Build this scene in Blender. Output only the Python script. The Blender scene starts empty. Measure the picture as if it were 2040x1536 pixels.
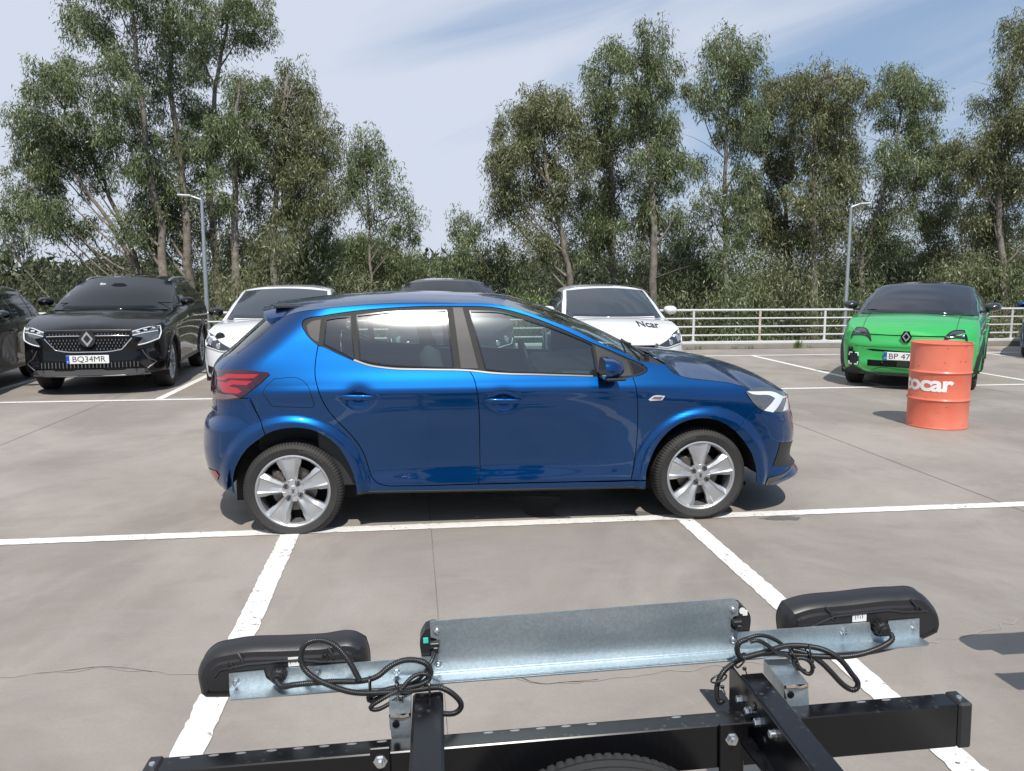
import bpy, math, random
import numpy as np
from mathutils import Vector, Matrix
from mathutils.geometry import delaunay_2d_cdt
from mathutils.bvhtree import BVHTree
R = math.radians
rng = np.random.default_rng(7)
random.seed(7)
scene = bpy.context.scene
COL = scene.collection

# ---------------------------------------------------------------- camera, sky, sun, exposure
cam_d = bpy.data.cameras.new('camera'); cam = bpy.data.objects.new('camera', cam_d); COL.objects.link(cam)
cam_d.sensor_width = 36.0; cam_d.lens = 36.0 * 1602 / 2040; cam_d.clip_start = 0.05; cam_d.clip_end = 5000
cam.location = (0, 0, 1.561); cam.rotation_euler = (R(90 - 7.681), 0, R(-7.108))
scene.camera = cam
SUN_EL, SUN_AZ = 54.0, 181.0            # azimuth clockwise from +Y: behind the photographer
world = bpy.data.worlds.new("World"); scene.world = world; world.use_nodes = True
def build_sky():
    nt = world.node_tree; N = nt.nodes; L = nt.links; N.clear()
    out = N.new('ShaderNodeOutputWorld'); bg = N.new('ShaderNodeBackground')
    sky = N.new('ShaderNodeTexSky'); sky.sky_type = 'NISHITA'; sky.sun_disc = False
    sky.sun_elevation = R(SUN_EL); sky.sun_rotation = R(SUN_AZ)
    sky.air_density = 1.0; sky.dust_density = .8; sky.ozone_density = 2.0
    tc = N.new('ShaderNodeTexCoord')
    # thin cirrus: stretched noise on the direction projected to a plane overhead
    sep = N.new('ShaderNodeSeparateXYZ'); L.new(tc.outputs['Generated'], sep.inputs[0])
    def m(op, a, b=None, c=None, clamp=False):
        n = N.new('ShaderNodeMath'); n.operation = op; n.use_clamp = clamp
        for i, v in enumerate((a, b, c)):
            if v is None: continue
            if isinstance(v, (int, float)): n.inputs[i].default_value = v
            else: L.new(v, n.inputs[i])
        return n.outputs[0]
    azm = m('ARCTAN2', sep.outputs[0], sep.outputs[1]); elv = m('ARCSINE', sep.outputs[2])
    sk = m('MULTIPLY_ADD', azm, -0.30, elv)            # streaks climb to the right
    cmb = N.new('ShaderNodeCombineXYZ'); L.new(m('MULTIPLY', azm, 1.5), cmb.inputs[0]); L.new(m('MULTIPLY', sk, 7.5), cmb.inputs[1])
    def noise(sc, det, ro, dist, off):
        mp = N.new('ShaderNodeMapping'); L.new(cmb.outputs[0], mp.inputs[0]); mp.inputs['Location'].default_value = off
        n = N.new('ShaderNodeTexNoise'); n.inputs['Scale'].default_value = sc; n.inputs['Detail'].default_value = det; n.inputs['Roughness'].default_value = ro; n.inputs['Distortion'].default_value = dist
        L.new(mp.outputs[0], n.inputs['Vector']); return n.outputs[0]
    n1 = noise(1.5, 7, .5, .5, CLOUD_LOC); n2 = noise(.6, 3, .5, .2, (4.1, 2.2, 0))
    veil = m('ADD', m('MULTIPLY', m('COSINE', azm), .55), m('MULTIPLY_ADD', m('SINE', azm), -.95, .27))          # thick veil to the left, broken to the right
    v = m('ADD', m('MULTIPLY_ADD', n1, 1.5, -.75), m('MULTIPLY_ADD', n2, 1.3, -.65)); v = m('ADD', v, veil)
    mr = N.new('ShaderNodeMapRange'); mr.interpolation_type = 'SMOOTHSTEP'; L.new(v, mr.inputs[0])
    mr.inputs[1].default_value = -.05; mr.inputs[2].default_value = .75; mr.inputs[3].default_value = 0.08; mr.inputs[4].default_value = 0.95
    hz = m('MULTIPLY', m('POWER', m('SUBTRACT', 1.0, m('MAXIMUM', sep.outputs[2], 0.0), clamp=True), 12.0), .6)
    f = m('MAXIMUM', mr.outputs[0], hz)
    bl = N.new('ShaderNodeMixRGB'); bl.inputs[0].default_value = .65; L.new(sky.outputs[0], bl.inputs[1]); bl.inputs[2].default_value = (2.6, 3.9, 6.0, 1)
    mix = N.new('ShaderNodeMixRGB'); L.new(f, mix.inputs[0]); L.new(bl.outputs[0], mix.inputs[1])
    mix.inputs[2].default_value = CLOUD_COL
    L.new(mix.outputs[0], bg.inputs[0]); bg.inputs[1].default_value = 0.10
    L.new(bg.outputs[0], out.inputs[0])
CLOUD_LOC = (1.3, 0.45, 0); CLOUD_COL = (6.1, 6.6, 7.7, 1)
build_sky()
sun_d = bpy.data.lights.new('sun', 'SUN'); sun = bpy.data.objects.new('sun', sun_d); COL.objects.link(sun)
sun_d.energy = 4.2; sun_d.angle = R(0.5); sun_d.color = (1.0, 0.955, 0.89)
az = R(SUN_AZ); el = R(SUN_EL)
sdir = Vector((math.sin(az) * math.cos(el), math.cos(az) * math.cos(el), math.sin(el)))
sun.rotation_euler = sdir.to_track_quat('Z', 'Y').to_euler()
scene.view_settings.view_transform = 'Standard'; scene.view_settings.look = 'None'
scene.view_settings.exposure = 0.15; scene.view_settings.gamma = 1.0
scene.render.engine = 'CYCLES'
scene.cycles.max_bounces = 8; scene.cycles.transparent_max_bounces = 16

# ---------------------------------------------------------------- materials
MATS = {}
def mat(name, base=(.5, .5, .5), rough=.5, metal=0., coat=0., coat_rough=.03, spec=.5, noise=None, bump=None, rough_noise=None, emit=None, trans=0., sheen=0.):
    """noise = (scale, amount, colour2), bump = (scale, strength, distance)"""
    if name in MATS: return MATS[name]
    mt = bpy.data.materials.new(name); mt.use_nodes = True; nt = mt.node_tree; N = nt.nodes; L = nt.links
    b = N['Principled BSDF']
    b.inputs['Base Color'].default_value = (*base, 1); b.inputs['Roughness'].default_value = rough; b.inputs['Metallic'].default_value = metal
    b.inputs['Coat Weight'].default_value = coat; b.inputs['Coat Roughness'].default_value = coat_rough; b.inputs['Specular IOR Level'].default_value = spec
    if trans: b.inputs['Transmission Weight'].default_value = trans
    tc = N.new('ShaderNodeTexCoord')
    if noise:
        n = N.new('ShaderNodeTexNoise'); n.inputs['Scale'].default_value = noise[0]; n.inputs['Detail'].default_value = 6; n.inputs['Roughness'].default_value = .6
        L.new(tc.outputs['Object'], n.inputs['Vector'])
        mr = N.new('ShaderNodeMapRange'); L.new(n.outputs[0], mr.inputs[0]); mr.inputs[1].default_value = .35; mr.inputs[2].default_value = .7; mr.inputs[4].default_value = noise[1]
        mx = N.new('ShaderNodeMixRGB'); mx.inputs[1].default_value = (*base, 1); mx.inputs[2].default_value = (*noise[2], 1)
        L.new(mr.outputs[0], mx.inputs[0]); L.new(mx.outputs[0], b.inputs['Base Color'])
    if rough_noise:
        n = N.new('ShaderNodeTexNoise'); n.inputs['Scale'].default_value = rough_noise[0]; n.inputs['Detail'].default_value = 5
        L.new(tc.outputs['Object'], n.inputs['Vector'])
        mr = N.new('ShaderNodeMapRange'); L.new(n.outputs[0], mr.inputs[0]); mr.inputs[1].default_value = .3; mr.inputs[2].default_value = .7
        mr.inputs[3].default_value = rough; mr.inputs[4].default_value = rough_noise[1]; L.new(mr.outputs[0], b.inputs['Roughness'])
    if bump:
        n = N.new('ShaderNodeTexNoise'); n.inputs['Scale'].default_value = bump[0]; n.inputs['Detail'].default_value = 5
        L.new(tc.outputs['Object'], n.inputs['Vector'])
        bp = N.new('ShaderNodeBump'); bp.inputs['Strength'].default_value = bump[1]; bp.inputs['Distance'].default_value = bump[2]
        L.new(n.outputs[0], bp.inputs['Height']); L.new(bp.outputs[0], b.inputs['Normal'])
    if emit: b.inputs['Emission Color'].default_value = (*emit[0], 1); b.inputs['Emission Strength'].default_value = emit[1]
    MATS[name] = mt
    return mt
def glass_mat(name, tint=(.6, .68, .66), rough=.0, extra=0.0, ior=1.52, lobe=.12):
    """thin tinted pane: transparent film under a fresnel reflection"""
    mt = bpy.data.materials.new(name); mt.use_nodes = True; nt = mt.node_tree; N = nt.nodes; L = nt.links; N.clear()
    out = N.new('ShaderNodeOutputMaterial'); tr = N.new('ShaderNodeBsdfTransparent'); tr.inputs[0].default_value = (*tint, 1)
    g1 = N.new('ShaderNodeBsdfGlossy'); g1.inputs['Roughness'].default_value = rough; g1.inputs[0].default_value = (1, 1, 1, 1)
    g2 = N.new('ShaderNodeBsdfGlossy'); g2.inputs['Roughness'].default_value = lobe; g2.inputs[0].default_value = (1, 1, 1, 1)
    gm = N.new('ShaderNodeMixShader'); gm.inputs[0].default_value = .3; L.new(g1.outputs[0], gm.inputs[1]); L.new(g2.outputs[0], gm.inputs[2])
    fr = N.new('ShaderNodeFresnel'); fr.inputs[0].default_value = ior
    ad = N.new('ShaderNodeMath'); ad.operation = 'MULTIPLY_ADD'; ad.use_clamp = True; L.new(fr.outputs[0], ad.inputs[0]); ad.inputs[1].default_value = 1.7; ad.inputs[2].default_value = extra
    mx = N.new('ShaderNodeMixShader'); L.new(ad.outputs[0], mx.inputs[0]); L.new(tr.outputs[0], mx.inputs[1]); L.new(gm.outputs[0], mx.inputs[2])
    L.new(mx.outputs[0], out.inputs[0]); MATS[name] = mt
    return mt
def paint(name, col, metal=0., rough=.35, coat=1.0, dust=.0):
    """car paint: base coat under clear coat with a very fine orange peel"""
    mt = mat(name, col, rough, metal, coat, .03)
    nt = mt.node_tree; N = nt.nodes; L = nt.links; b = N['Principled BSDF']
    tc = N.new('ShaderNodeTexCoord'); n = N.new('ShaderNodeTexNoise'); n.inputs['Scale'].default_value = 3.0; n.inputs['Detail'].default_value = 3
    L.new(tc.outputs['Object'], n.inputs['Vector']); bp = N.new('ShaderNodeBump'); bp.inputs['Strength'].default_value = .25; bp.inputs['Distance'].default_value = .004
    L.new(n.outputs[0], bp.inputs['Height']); L.new(bp.outputs[0], b.inputs['Coat Normal'])
    if dust:
        d = N.new('ShaderNodeTexNoise'); d.inputs['Scale'].default_value = 6; d.inputs['Detail'].default_value = 8; L.new(tc.outputs['Object'], d.inputs['Vector'])
        mr = N.new('ShaderNodeMapRange'); L.new(d.outputs[0], mr.inputs[0]); mr.inputs[1].default_value = .4; mr.inputs[2].default_value = .8; mr.inputs[3].default_value = .02; mr.inputs[4].default_value = .02 + dust
        L.new(mr.outputs[0], b.inputs['Coat Roughness'])
    return mt

# ---------------------------------------------------------------- mesh helpers
def mesh_obj(name, V, F, m, parent=None, smooth=True, normals=None, mi=None, link=True):
    me = bpy.data.meshes.new(name)
    V = np.asarray(V, float)
    me.from_pydata(V.tolist(), [], [tuple(int(i) for i in f) for f in F])
    for mm in (m if isinstance(m, (list, tuple)) else [m]): me.materials.append(mm)
    if mi is not None: me.polygons.foreach_set('material_index', np.asarray(mi, np.int32))
    if smooth: me.polygons.foreach_set('use_smooth', np.ones(len(me.polygons), bool))
    me.update()
    if normals is not None: me.normals_split_custom_set_from_vertices([tuple(n) for n in normals])
    o = bpy.data.objects.new(name, me)
    if link: COL.objects.link(o)
    if parent is not None: o.parent = parent
    return o
def autosmooth(o, ang=35):
    """mark edges sharper than ang and shade smooth"""
    me = o.data; import bmesh
    b = bmesh.new(); b.from_mesh(me)
    for e in b.edges:
        if len(e.link_faces) == 2 and e.calc_face_angle(0) > R(ang): e.smooth = False
    for f in b.faces: f.smooth = True
    b.to_mesh(me); b.free(); return o
class MB:
    """collects simple solids into one mesh"""
    def __init__(s): s.V = []; s.F = []; s.n = 0
    def add(s, V, F):
        V = np.asarray(V, float); s.V.append(V); s.F += [tuple(i + s.n for i in f) for f in F]; s.n += len(V); return s
    def box(s, c, d, rot=None, bev=0.0):
        """bevelled box, centre c, full size d, rot = 3x3"""
        hx, hy, hz = [x / 2 for x in d]; b = min(bev, hx * .98, hy * .98, hz * .98)
        if b <= 0:
            V = np.array([(x, y, z) for x in (-hx, hx) for y in (-hy, hy) for z in (-hz, hz)])
            F = [(0, 1, 3, 2), (4, 6, 7, 5), (0, 4, 5, 1), (2, 3, 7, 6), (0, 2, 6, 4), (1, 5, 7, 3)]
        else:
            V = []; idx = {}
            for sx in (-1, 1):
                for sy in (-1, 1):
                    for sz in (-1, 1):
                        for ax in range(3):
                            p = [sx * (hx - b), sy * (hy - b), sz * (hz - b)]; p[ax] = (sx * hx, sy * hy, sz * hz)[ax]
                            idx[(sx, sy, sz, ax)] = len(V); V.append(p)
            F = []
            def q(*k): F.append(tuple(idx[i] for i in k))
            for sx in (-1, 1):
                k = [(sx, -1, -1, 0), (sx, 1, -1, 0), (sx, 1, 1, 0), (sx, -1, 1, 0)]; q(*(k if sx > 0 else k[::-1]))
            for sy in (-1, 1):
                k = [(-1, sy, -1, 1), (-1, sy, 1, 1), (1, sy, 1, 1), (1, sy, -1, 1)]; q(*(k if sy > 0 else k[::-1]))
            for sz in (-1, 1):
                k = [(-1, -1, sz, 2), (1, -1, sz, 2), (1, 1, sz, 2), (-1, 1, sz, 2)]; q(*(k if sz > 0 else k[::-1]))
            for a, bb, o in ((0, 1, 2), (0, 2, 1), (1, 2, 0)):
                for s1 in (-1, 1):
                    for s2 in (-1, 1):
                        def kk(so, ax):
                            v = [0, 0, 0]; v[a] = s1; v[bb] = s2; v[o] = so; return (v[0], v[1], v[2], ax)
                        q(kk(-1, a), kk(1, a), kk(1, bb), kk(-1, bb))
            for sx in (-1, 1):
                for sy in (-1, 1):
                    for sz in (-1, 1): q((sx, sy, sz, 0), (sx, sy, sz, 1), (sx, sy, sz, 2))
            V = np.array(V)
        if rot is not None: V = V @ np.asarray(rot).T
        return s.add(V + np.asarray(c), F)
    def tube(s, pts, rad, n=10, caps=True, up=(0, 0, 1)):
        pts = np.asarray(pts, float); k = len(pts)
        rad = np.full(k, rad) if np.isscalar(rad) else np.asarray(rad, float)
        T = np.gradient(pts, axis=0); T /= np.linalg.norm(T, axis=1)[:, None] + 1e-12
        u = np.cross(T[0], up); 
        if np.linalg.norm(u) < 1e-3: u = np.cross(T[0], (1, 0, 0))
        u /= np.linalg.norm(u); V = []
        th = np.linspace(0, 2 * math.pi, n, endpoint=False)
        for i in range(k):
            u = u - T[i] * (u @ T[i]); u /= np.linalg.norm(u) + 1e-12; w = np.cross(T[i], u)
            V.append(pts[i] + rad[i] * (np.cos(th)[:, None] * u + np.sin(th)[:, None] * w))
        V = np.concatenate(V); F = [(i * n + j, i * n + (j + 1) % n, (i + 1) * n + (j + 1) % n, (i + 1) * n + j) for i in range(k - 1) for j in range(n)]
        if caps: F += [tuple(range(n))[::-1], tuple((k - 1) * n + j for j in range(n))]
        return s.add(V, F)
    def cyl(s, a, b, r, n=16, r2=None):
        return s.tube([a, b], [r, r if r2 is None else r2], n)
    def lathe(s, prof, n, M, closed=False):
        """prof = [(radius, axial)], M = 4x4: local z is the axis"""
        prof = np.asarray(prof, float); th = np.linspace(0, 2 * math.pi, n, endpoint=False)
        k = len(prof); V = np.zeros((n, k, 3)); V[:, :, 0] = np.cos(th)[:, None] * prof[:, 0]; V[:, :, 1] = np.sin(th)[:, None] * prof[:, 0]; V[:, :, 2] = prof[:, 1]
        V = V.reshape(-1, 3) @ M[:3, :3].T + M[:3, 3]
        F = [(i * k + j, ((i + 1) % n) * k + j, ((i + 1) % n) * k + j + 1, i * k + j + 1) for i in range(n) for j in range(k - 1)]
        return s.add(V, F)
    def prism(s, poly, M, h):
        """closed polygon in local xy extruded 0..h along local z"""
        n = len(poly); P = np.asarray(poly, float); V = np.concatenate([np.c_[P, np.zeros(n)], np.c_[P, np.full(n, h)]]) @ M[:3, :3].T + M[:3, 3]
        return s.add(V, [tuple(range(n))[::-1], tuple(range(n, 2 * n))] + [(i, (i + 1) % n, n + (i + 1) % n, n + i) for i in range(n)])
    def build(s, name, m, parent=None, smooth=True, ang=35, recalc=True):
        o = mesh_obj(name, np.concatenate(s.V), s.F, m, parent, False)
        import bmesh
        if recalc:
            b = bmesh.new(); b.from_mesh(o.data); bmesh.ops.recalc_face_normals(b, faces=b.faces); b.to_mesh(o.data); b.free()
        if smooth: autosmooth(o, ang)
        return o
def frame(o, x, y, z):
    M = np.eye(4); M[:3, 0] = x; M[:3, 1] = y; M[:3, 2] = z; M[:3, 3] = o; return M
def tag(o, label, cat=None, group=None, kind=None):
    if label: o['label'] = label
    if cat: o['category'] = cat
    if group: o['group'] = group
    if kind: o['kind'] = kind
    return o
def empty(name, loc, rz=0., label=None, cat=None, group=None, rot=None):
    o = bpy.data.objects.new(name, None); COL.objects.link(o); o.location = loc; o.rotation_euler = rot if rot else (0, 0, rz); o.empty_display_size = .2
    return tag(o, label, cat, group)
def copy_tree(o, parent=None):
    c = o.copy(); COL.objects.link(c); c.parent = parent
    for ch in list(o.children): copy_tree(ch, c)
    return c
def text_mesh(s, size=1.0, bold=0.0, space=1.0):
    """flat lettering: vertices (n,2) starting at x=0, and faces"""
    cu = bpy.data.curves.new('t', 'FONT'); cu.body = s; cu.size = size; cu.offset = bold; cu.space_character = space; cu.resolution_u = 4
    ob = bpy.data.objects.new('t', cu); COL.objects.link(ob)
    dg = bpy.context.evaluated_depsgraph_get(); dg.update(); me = bpy.data.meshes.new_from_object(ob.evaluated_get(dg))
    V = np.array([v.co[:2] for v in me.vertices]); F = [tuple(p.vertices) for p in me.polygons]
    bpy.data.objects.remove(ob); bpy.data.curves.remove(cu); bpy.data.meshes.remove(me)
    return V, F
# ---------------------------------------------------------------- planar outlines
def densify(P, step, smooth_ang=38, closed=True):
    """Catmull-Rom through the outline, corners sharper than smooth_ang are kept"""
    P = np.asarray(P, float); n = len(P)
    def corner(i):
        if not closed and i in (0, n - 1): return True
        a = P[i] - P[i - 1]; b = P[(i + 1) % n] - P[i]
        c = (a @ b) / (np.linalg.norm(a) * np.linalg.norm(b) + 1e-12); return math.degrees(math.acos(max(-1, min(1, c)))) > smooth_ang
    C = [corner(i) for i in range(n)]; out = []
    for i in range(n if closed else n - 1):
        p1, p2 = P[i], P[(i + 1) % n]; p0 = P[i - 1] if not C[i] else p1 - (p2 - p1); p3 = P[(i + 2) % n] if not C[(i + 1) % n] else p2 + (p2 - p1)
        L = np.linalg.norm(p2 - p1)
        if L < 1e-9: continue
        k = max(1, int(math.ceil(L / step)))
        d0 = max(np.linalg.norm(p1 - p0), 1e-6); d2 = max(np.linalg.norm(p3 - p2), 1e-6)
        m1 = ((p2 - p1) / L * d0 + (p1 - p0) / d0 * L) / (d0 + L) * L; m2 = ((p3 - p2) / d2 * L + (p2 - p1) / L * d2) / (d2 + L) * L
        for j in range(k):
            t = j / k; out.append(p1 * (2 * t**3 - 3 * t**2 + 1) + m1 * (t**3 - 2 * t**2 + t) + p2 * (-2 * t**3 + 3 * t**2) + m2 * (t**3 - t**2))
    if not closed: out.append(P[-1])
    return np.array(out)
def area2(P): return 0.5 * np.sum(P[:, 0] * np.roll(P[:, 1], -1) - np.roll(P[:, 0], -1) * P[:, 1])
def inset(P, d):
    """move a closed outline inwards by d"""
    P = np.asarray(P, float); s = 1 if area2(P) > 0 else -1
    a = P - np.roll(P, 1, 0); b = np.roll(P, -1, 0) - P
    a /= np.linalg.norm(a, axis=1)[:, None] + 1e-12; b /= np.linalg.norm(b, axis=1)[:, None] + 1e-12
    na = np.c_[-a[:, 1], a[:, 0]] * s; nb = np.c_[-b[:, 1], b[:, 0]] * s; nn = na + nb; nn /= np.linalg.norm(nn, axis=1)[:, None] + 1e-12
    k = np.clip((nn * na).sum(1), .5, 1); return P + nn * (d / k)[:, None]
def in_poly(Q, P):
    x, y = Q[:, 0][:, None], Q[:, 1][:, None]; x1, y1 = P[:, 0], P[:, 1]; x2, y2 = np.roll(x1, -1), np.roll(y1, -1)
    r = np.zeros(len(Q), bool)
    for k in range(0, len(Q), 4000):
        s = slice(k, k + 4000)
        c = ((y1 > y[s]) != (y2 > y[s])) & (x[s] < (x2 - x1) * (y[s] - y1) / (y2 - y1 + 1e-15) + x1); r[s] = c.sum(1) % 2 == 1
    return r
def tri2d(outer, holes=(), step=.02):
    """triangulate a region with an even point grid inside; returns points, tris, boundary loops"""
    loops = [np.asarray(outer)] + [np.asarray(h) for h in holes]
    B = np.concatenate(loops); lo, hi = loops[0].min(0), loops[0].max(0)
    gx, gy = np.meshgrid(np.arange(lo[0] + step / 2, hi[0], step), np.arange(lo[1] + step / 2, hi[1], step)); G = np.c_[gx.ravel(), gy.ravel()]
    if len(G):
        ok = in_poly(G, loops[0])
        for h in loops[1:]: ok &= ~in_poly(G, h)
        G = G[ok]
        if len(G):
            dmin = np.full(len(G), 9.); 
            for k in range(0, len(B), 200): dmin = np.minimum(dmin, np.sqrt(((G[:, None] - B[None, k:k + 200])**2).sum(2)).min(1))
            G = G[dmin > step * .45]
    edges = []; n0 = 0
    for l in loops: edges += [(n0 + i, n0 + (i + 1) % len(l)) for i in range(len(l))]; n0 += len(l)
    allp = np.concatenate([B, G]) if len(G) else B
    vs, es, fs, ov, oe, of = delaunay_2d_cdt([Vector(p) for p in allp.tolist()], edges, [], 0, 1e-7)
    V = np.array([(v[0], v[1]) for v in vs]); Fa = np.array([f for f in fs if len(f) == 3])
    c = V[Fa].mean(1); ok = in_poly(c, loops[0])
    for h in loops[1:]: ok &= ~in_poly(c, h)
    a = V[Fa]; ar = (a[:, 1, 0] - a[:, 0, 0]) * (a[:, 2, 1] - a[:, 0, 1]) - (a[:, 2, 0] - a[:, 0, 0]) * (a[:, 1, 1] - a[:, 0, 1])
    Fa = np.where((ar < 0)[:, None], Fa[:, ::-1], Fa)
    return V, Fa[ok & (np.abs(ar) > 1e-12)], loops
def _pchip(xs, ys, x):
    # catmull-like monotone-ish cubic along axis 0 of ys; x scalar array
    xs=np.asarray(xs,float); ys=np.asarray(ys,float)
    x=np.clip(x,xs[0],xs[-1]); i=np.clip(np.searchsorted(xs,x)-1,0,len(xs)-2)
    h=np.diff(xs); d=np.diff(ys,axis=0)/(h[:,None] if ys.ndim>1 else h)
    m=np.zeros_like(ys)
    m[1:-1]=(d[1:]*(h[:-1,None] if ys.ndim>1 else h[:-1])+d[:-1]*(h[1:,None] if ys.ndim>1 else h[1:]))/((h[:-1]+h[1:])[:,None] if ys.ndim>1 else (h[:-1]+h[1:]))
    m[0]=d[0]; m[-1]=d[-1]
    t=(x-xs[i])/h[i]
    if ys.ndim>1: t=t[:,None]; hh=h[i][:,None]
    else: hh=h[i]
    return ys[i]*(2*t**3-3*t**2+1)+m[i]*hh*(t**3-2*t**2+t)+ys[i+1]*(-2*t**3+3*t**2)+m[i+1]*hh*(t**3-t**2)
def interp2(xs,zs,T,x,z):
    rows=_pchip(xs,T,x)             # (n, nz)
    zs=np.asarray(zs,float); h=np.diff(zs)
    z=np.clip(z,zs[0],zs[-1]); i=np.clip(np.searchsorted(zs,z)-1,0,len(zs)-2)
    n=np.arange(len(z)); d=np.diff(rows,axis=1)/h
    m=np.zeros_like(rows); m[:,1:-1]=(d[:,1:]*h[:-1]+d[:,:-1]*h[1:])/(h[:-1]+h[1:]); m[:,0]=d[:,0]; m[:,-1]=d[:,-1]
    t=(z-zs[i])/h[i]; hh=h[i]
    return rows[n,i]*(2*t**3-3*t**2+1)+m[n,i]*hh*(t**3-2*t**2+t)+rows[n,i+1]*(-2*t**3+3*t**2)+m[n,i+1]*hh*(t**3-t**2)
def sstep(a,b,x):
    t=np.clip((x-a)/(b-a),0,1); return t*t*(3-2*t)
class Shape:
    """car skin as a function of (a,z): a = distance along, wrapping round both corners"""
    def __init__(s,**k): s.q=2; s.__dict__.update(k)
    def W(s,x,z):
        w=interp2(s.xs,s.zs,s.T,x,z)
        for ax in s.axles:
            r=np.hypot(x-ax,z-s.az); up=sstep(.12,.22,z)
            w=w+s.flare*(1-sstep(s.fr0,s.fr1,r))*up
        for (x0,z0,sx,sz,amp) in s.bumps: w=w+amp*np.exp(-((x-x0)/sx)**2-((z-z0)/sz)**2)
        return w
    def S(s,a,z):
        a=np.asarray(a,float).ravel(); z=np.asarray(z,float).ravel()
        xf=_pchip(s.fz,s.fx,z); xr=_pchip(s.rz,s.rx,z)
        xfs=xf-s.fd; xrs=xr+s.rd
        # param: a in [A0f, A0f+1] front corner when a>s.af ; middle maps linearly between xrs and xfs around fixed a-limits
        x=a.copy(); k=np.ones_like(a)
        x=np.where(a>xfs,a,x)
        tf=np.clip((a-xfs)/s.L,0,1); sf=1-(1-tf)**s.q
        tr=np.clip((xrs-a)/s.L,0,1); sr=1-(1-tr)**s.q
        x=np.where(a>xfs,xfs+(xf-xfs)*sf,a); x=np.where(a<xrs,xrs-(xrs-xr)*sr,x)
        k=(1-np.clip(sf,0,1)**s.nf)**(1/s.nf)*(1-np.clip(sr,0,1)**s.nr)**(1/s.nr)
        w=s.W(x,z)*k
        return np.stack([x,-w,z],1)
    def amax(s,z): return float(_pchip(s.fz,s.fx,np.array([z]))[0]-s.fd+s.L)
    def amin(s,z): return float(_pchip(s.rz,s.rx,np.array([z]))[0]+s.rd-s.L)
# ---------------------------------------------------------------- car skin helpers
CAR_MATS = {}
def skin_pts(sh, Q, off=0.):
    a, z = Q[:, 0], Q[:, 1]; e = 2e-3
    P = sh.S(a, z); N = np.cross(sh.S(a + e, z) - sh.S(a - e, z), sh.S(a, z + e) - sh.S(a, z - e)); N /= np.linalg.norm(N, axis=1)[:, None] + 1e-12
    return P + N * (off if np.isscalar(off) else off[:, None]), N
def panel(name, sh, outer, m, parent, holes=(), sides=(-1, 1), step=.016, off=0., gap=.0027, depth=.016, ds=.02, label=None, curve=True, hem_m=None, both=False):
    """a sheet of the car skin inside an outline given in (along, height), its edge folded inwards"""
    O = densify(outer, ds) if curve else densify(outer, ds, -1)
    if gap: O = inset(O, gap)
    if both:                                            # close the sheet on the centre line
        mx = _pchip(sh.fz, sh.fx, O[:, 1]) - sh.fd + sh.L; mn = _pchip(sh.rz, sh.rx, O[:, 1]) + sh.rd - sh.L
        O[:, 0] = np.where(O[:, 0] > mx - .012, mx, np.where(O[:, 0] < mn + .012, mn, O[:, 0]))
    H = [densify(h, ds) for h in holes]
    Q, T, loops = tri2d(O, H, step)
    P, N = skin_pts(sh, Q, off)
    V = [P]; F = T.tolist(); NN = [N]; n = len(P); mi = [0] * len(F)
    for l in loops:
        if depth <= 0: break
        p, nn = skin_pts(sh, l, off); k = len(l); t = np.roll(p, -1, 0) - np.roll(p, 1, 0); s = np.cross(t, nn); s /= np.linalg.norm(s, axis=1)[:, None] + 1e-12
        if (area2(l) < 0) != (l is not loops[0]): s = -s
        V += [p, p - nn * depth]; NN += [s * .6 + nn * .8, s]
        q = [(n + i, n + (i + 1) % k, n + k + (i + 1) % k, n + k + i) for i in range(k)]
        F += [f[::-1] for f in q]; mi += [1 if hem_m else 0] * k; n += 2 * k
    V = np.concatenate(V); NN = np.concatenate(NN); NN /= np.linalg.norm(NN, axis=1)[:, None] + 1e-12; out = []
    if both:
        V2 = np.concatenate([V, V * (1, -1, 1)]); N2 = np.concatenate([NN, NN * (1, -1, 1)]); F2 = F + [[i + len(V) for i in f[::-1]] for f in F]
        o = mesh_obj(name, V2, F2, [m] + ([hem_m] if hem_m else []), parent, True, N2, mi + mi); tag(o, label); return o
    for s in sides:
        if s < 0: v, f, nn = V, F, NN
        else: v = V * (1, -1, 1); nn = NN * (1, -1, 1); f = [g[::-1] for g in F]
        o = mesh_obj(name, v, f, [m] + ([hem_m] if hem_m else []), parent, True, nn, mi); tag(o, label); out.append(o)
    return out[0] if len(out) == 1 else out
def loft(name, B, C, m, parent, p=2.2, px=1.6, nt=14, ds=.03, off=0., link=True, yin=0.):
    """sheet between the near edge curve B, the centre-line curve C and B mirrored"""
    B = np.asarray(B, float); C = np.asarray(C, float)
    def res(X, n):
        d = np.r_[0, np.cumsum(np.linalg.norm(np.diff(X, axis=0), axis=1))]; d /= d[-1]; u = np.linspace(0, 1, n)
        return np.stack([_pchip(d, X[:, i], u) for i in range(3)], 1)
    L = np.linalg.norm(np.diff(B, axis=0), axis=1).sum(); n = max(4, int(L / ds)); B = res(B, n); C = res(C, n)
    t = np.linspace(0, 1, nt + 1); rows = []
    for u in t:
        g = 1 - (1 - u)**p; gx = 1 - (1 - u)**px
        rows.append(np.c_[B[:, 0] + (C[:, 0] - B[:, 0]) * gx, B[:, 1] * (1 - u), B[:, 2] + (C[:, 2] - B[:, 2]) * g + off])
    rows = rows + [r * (1, -1, 1) for r in rows[-2::-1]]
    V = np.concatenate(rows); F = [(i * n + j, i * n + j + 1, (i + 1) * n + j + 1, (i + 1) * n + j) for i in range(len(rows) - 1) for j in range(n - 1)]
    c = V[list(F[len(F) // 2])]; nn = np.cross(c[1] - c[0], c[2] - c[0])
    if nn[2] < 0: F = [f[::-1] for f in F]
    return mesh_obj(name, V, F, m, parent)
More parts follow.
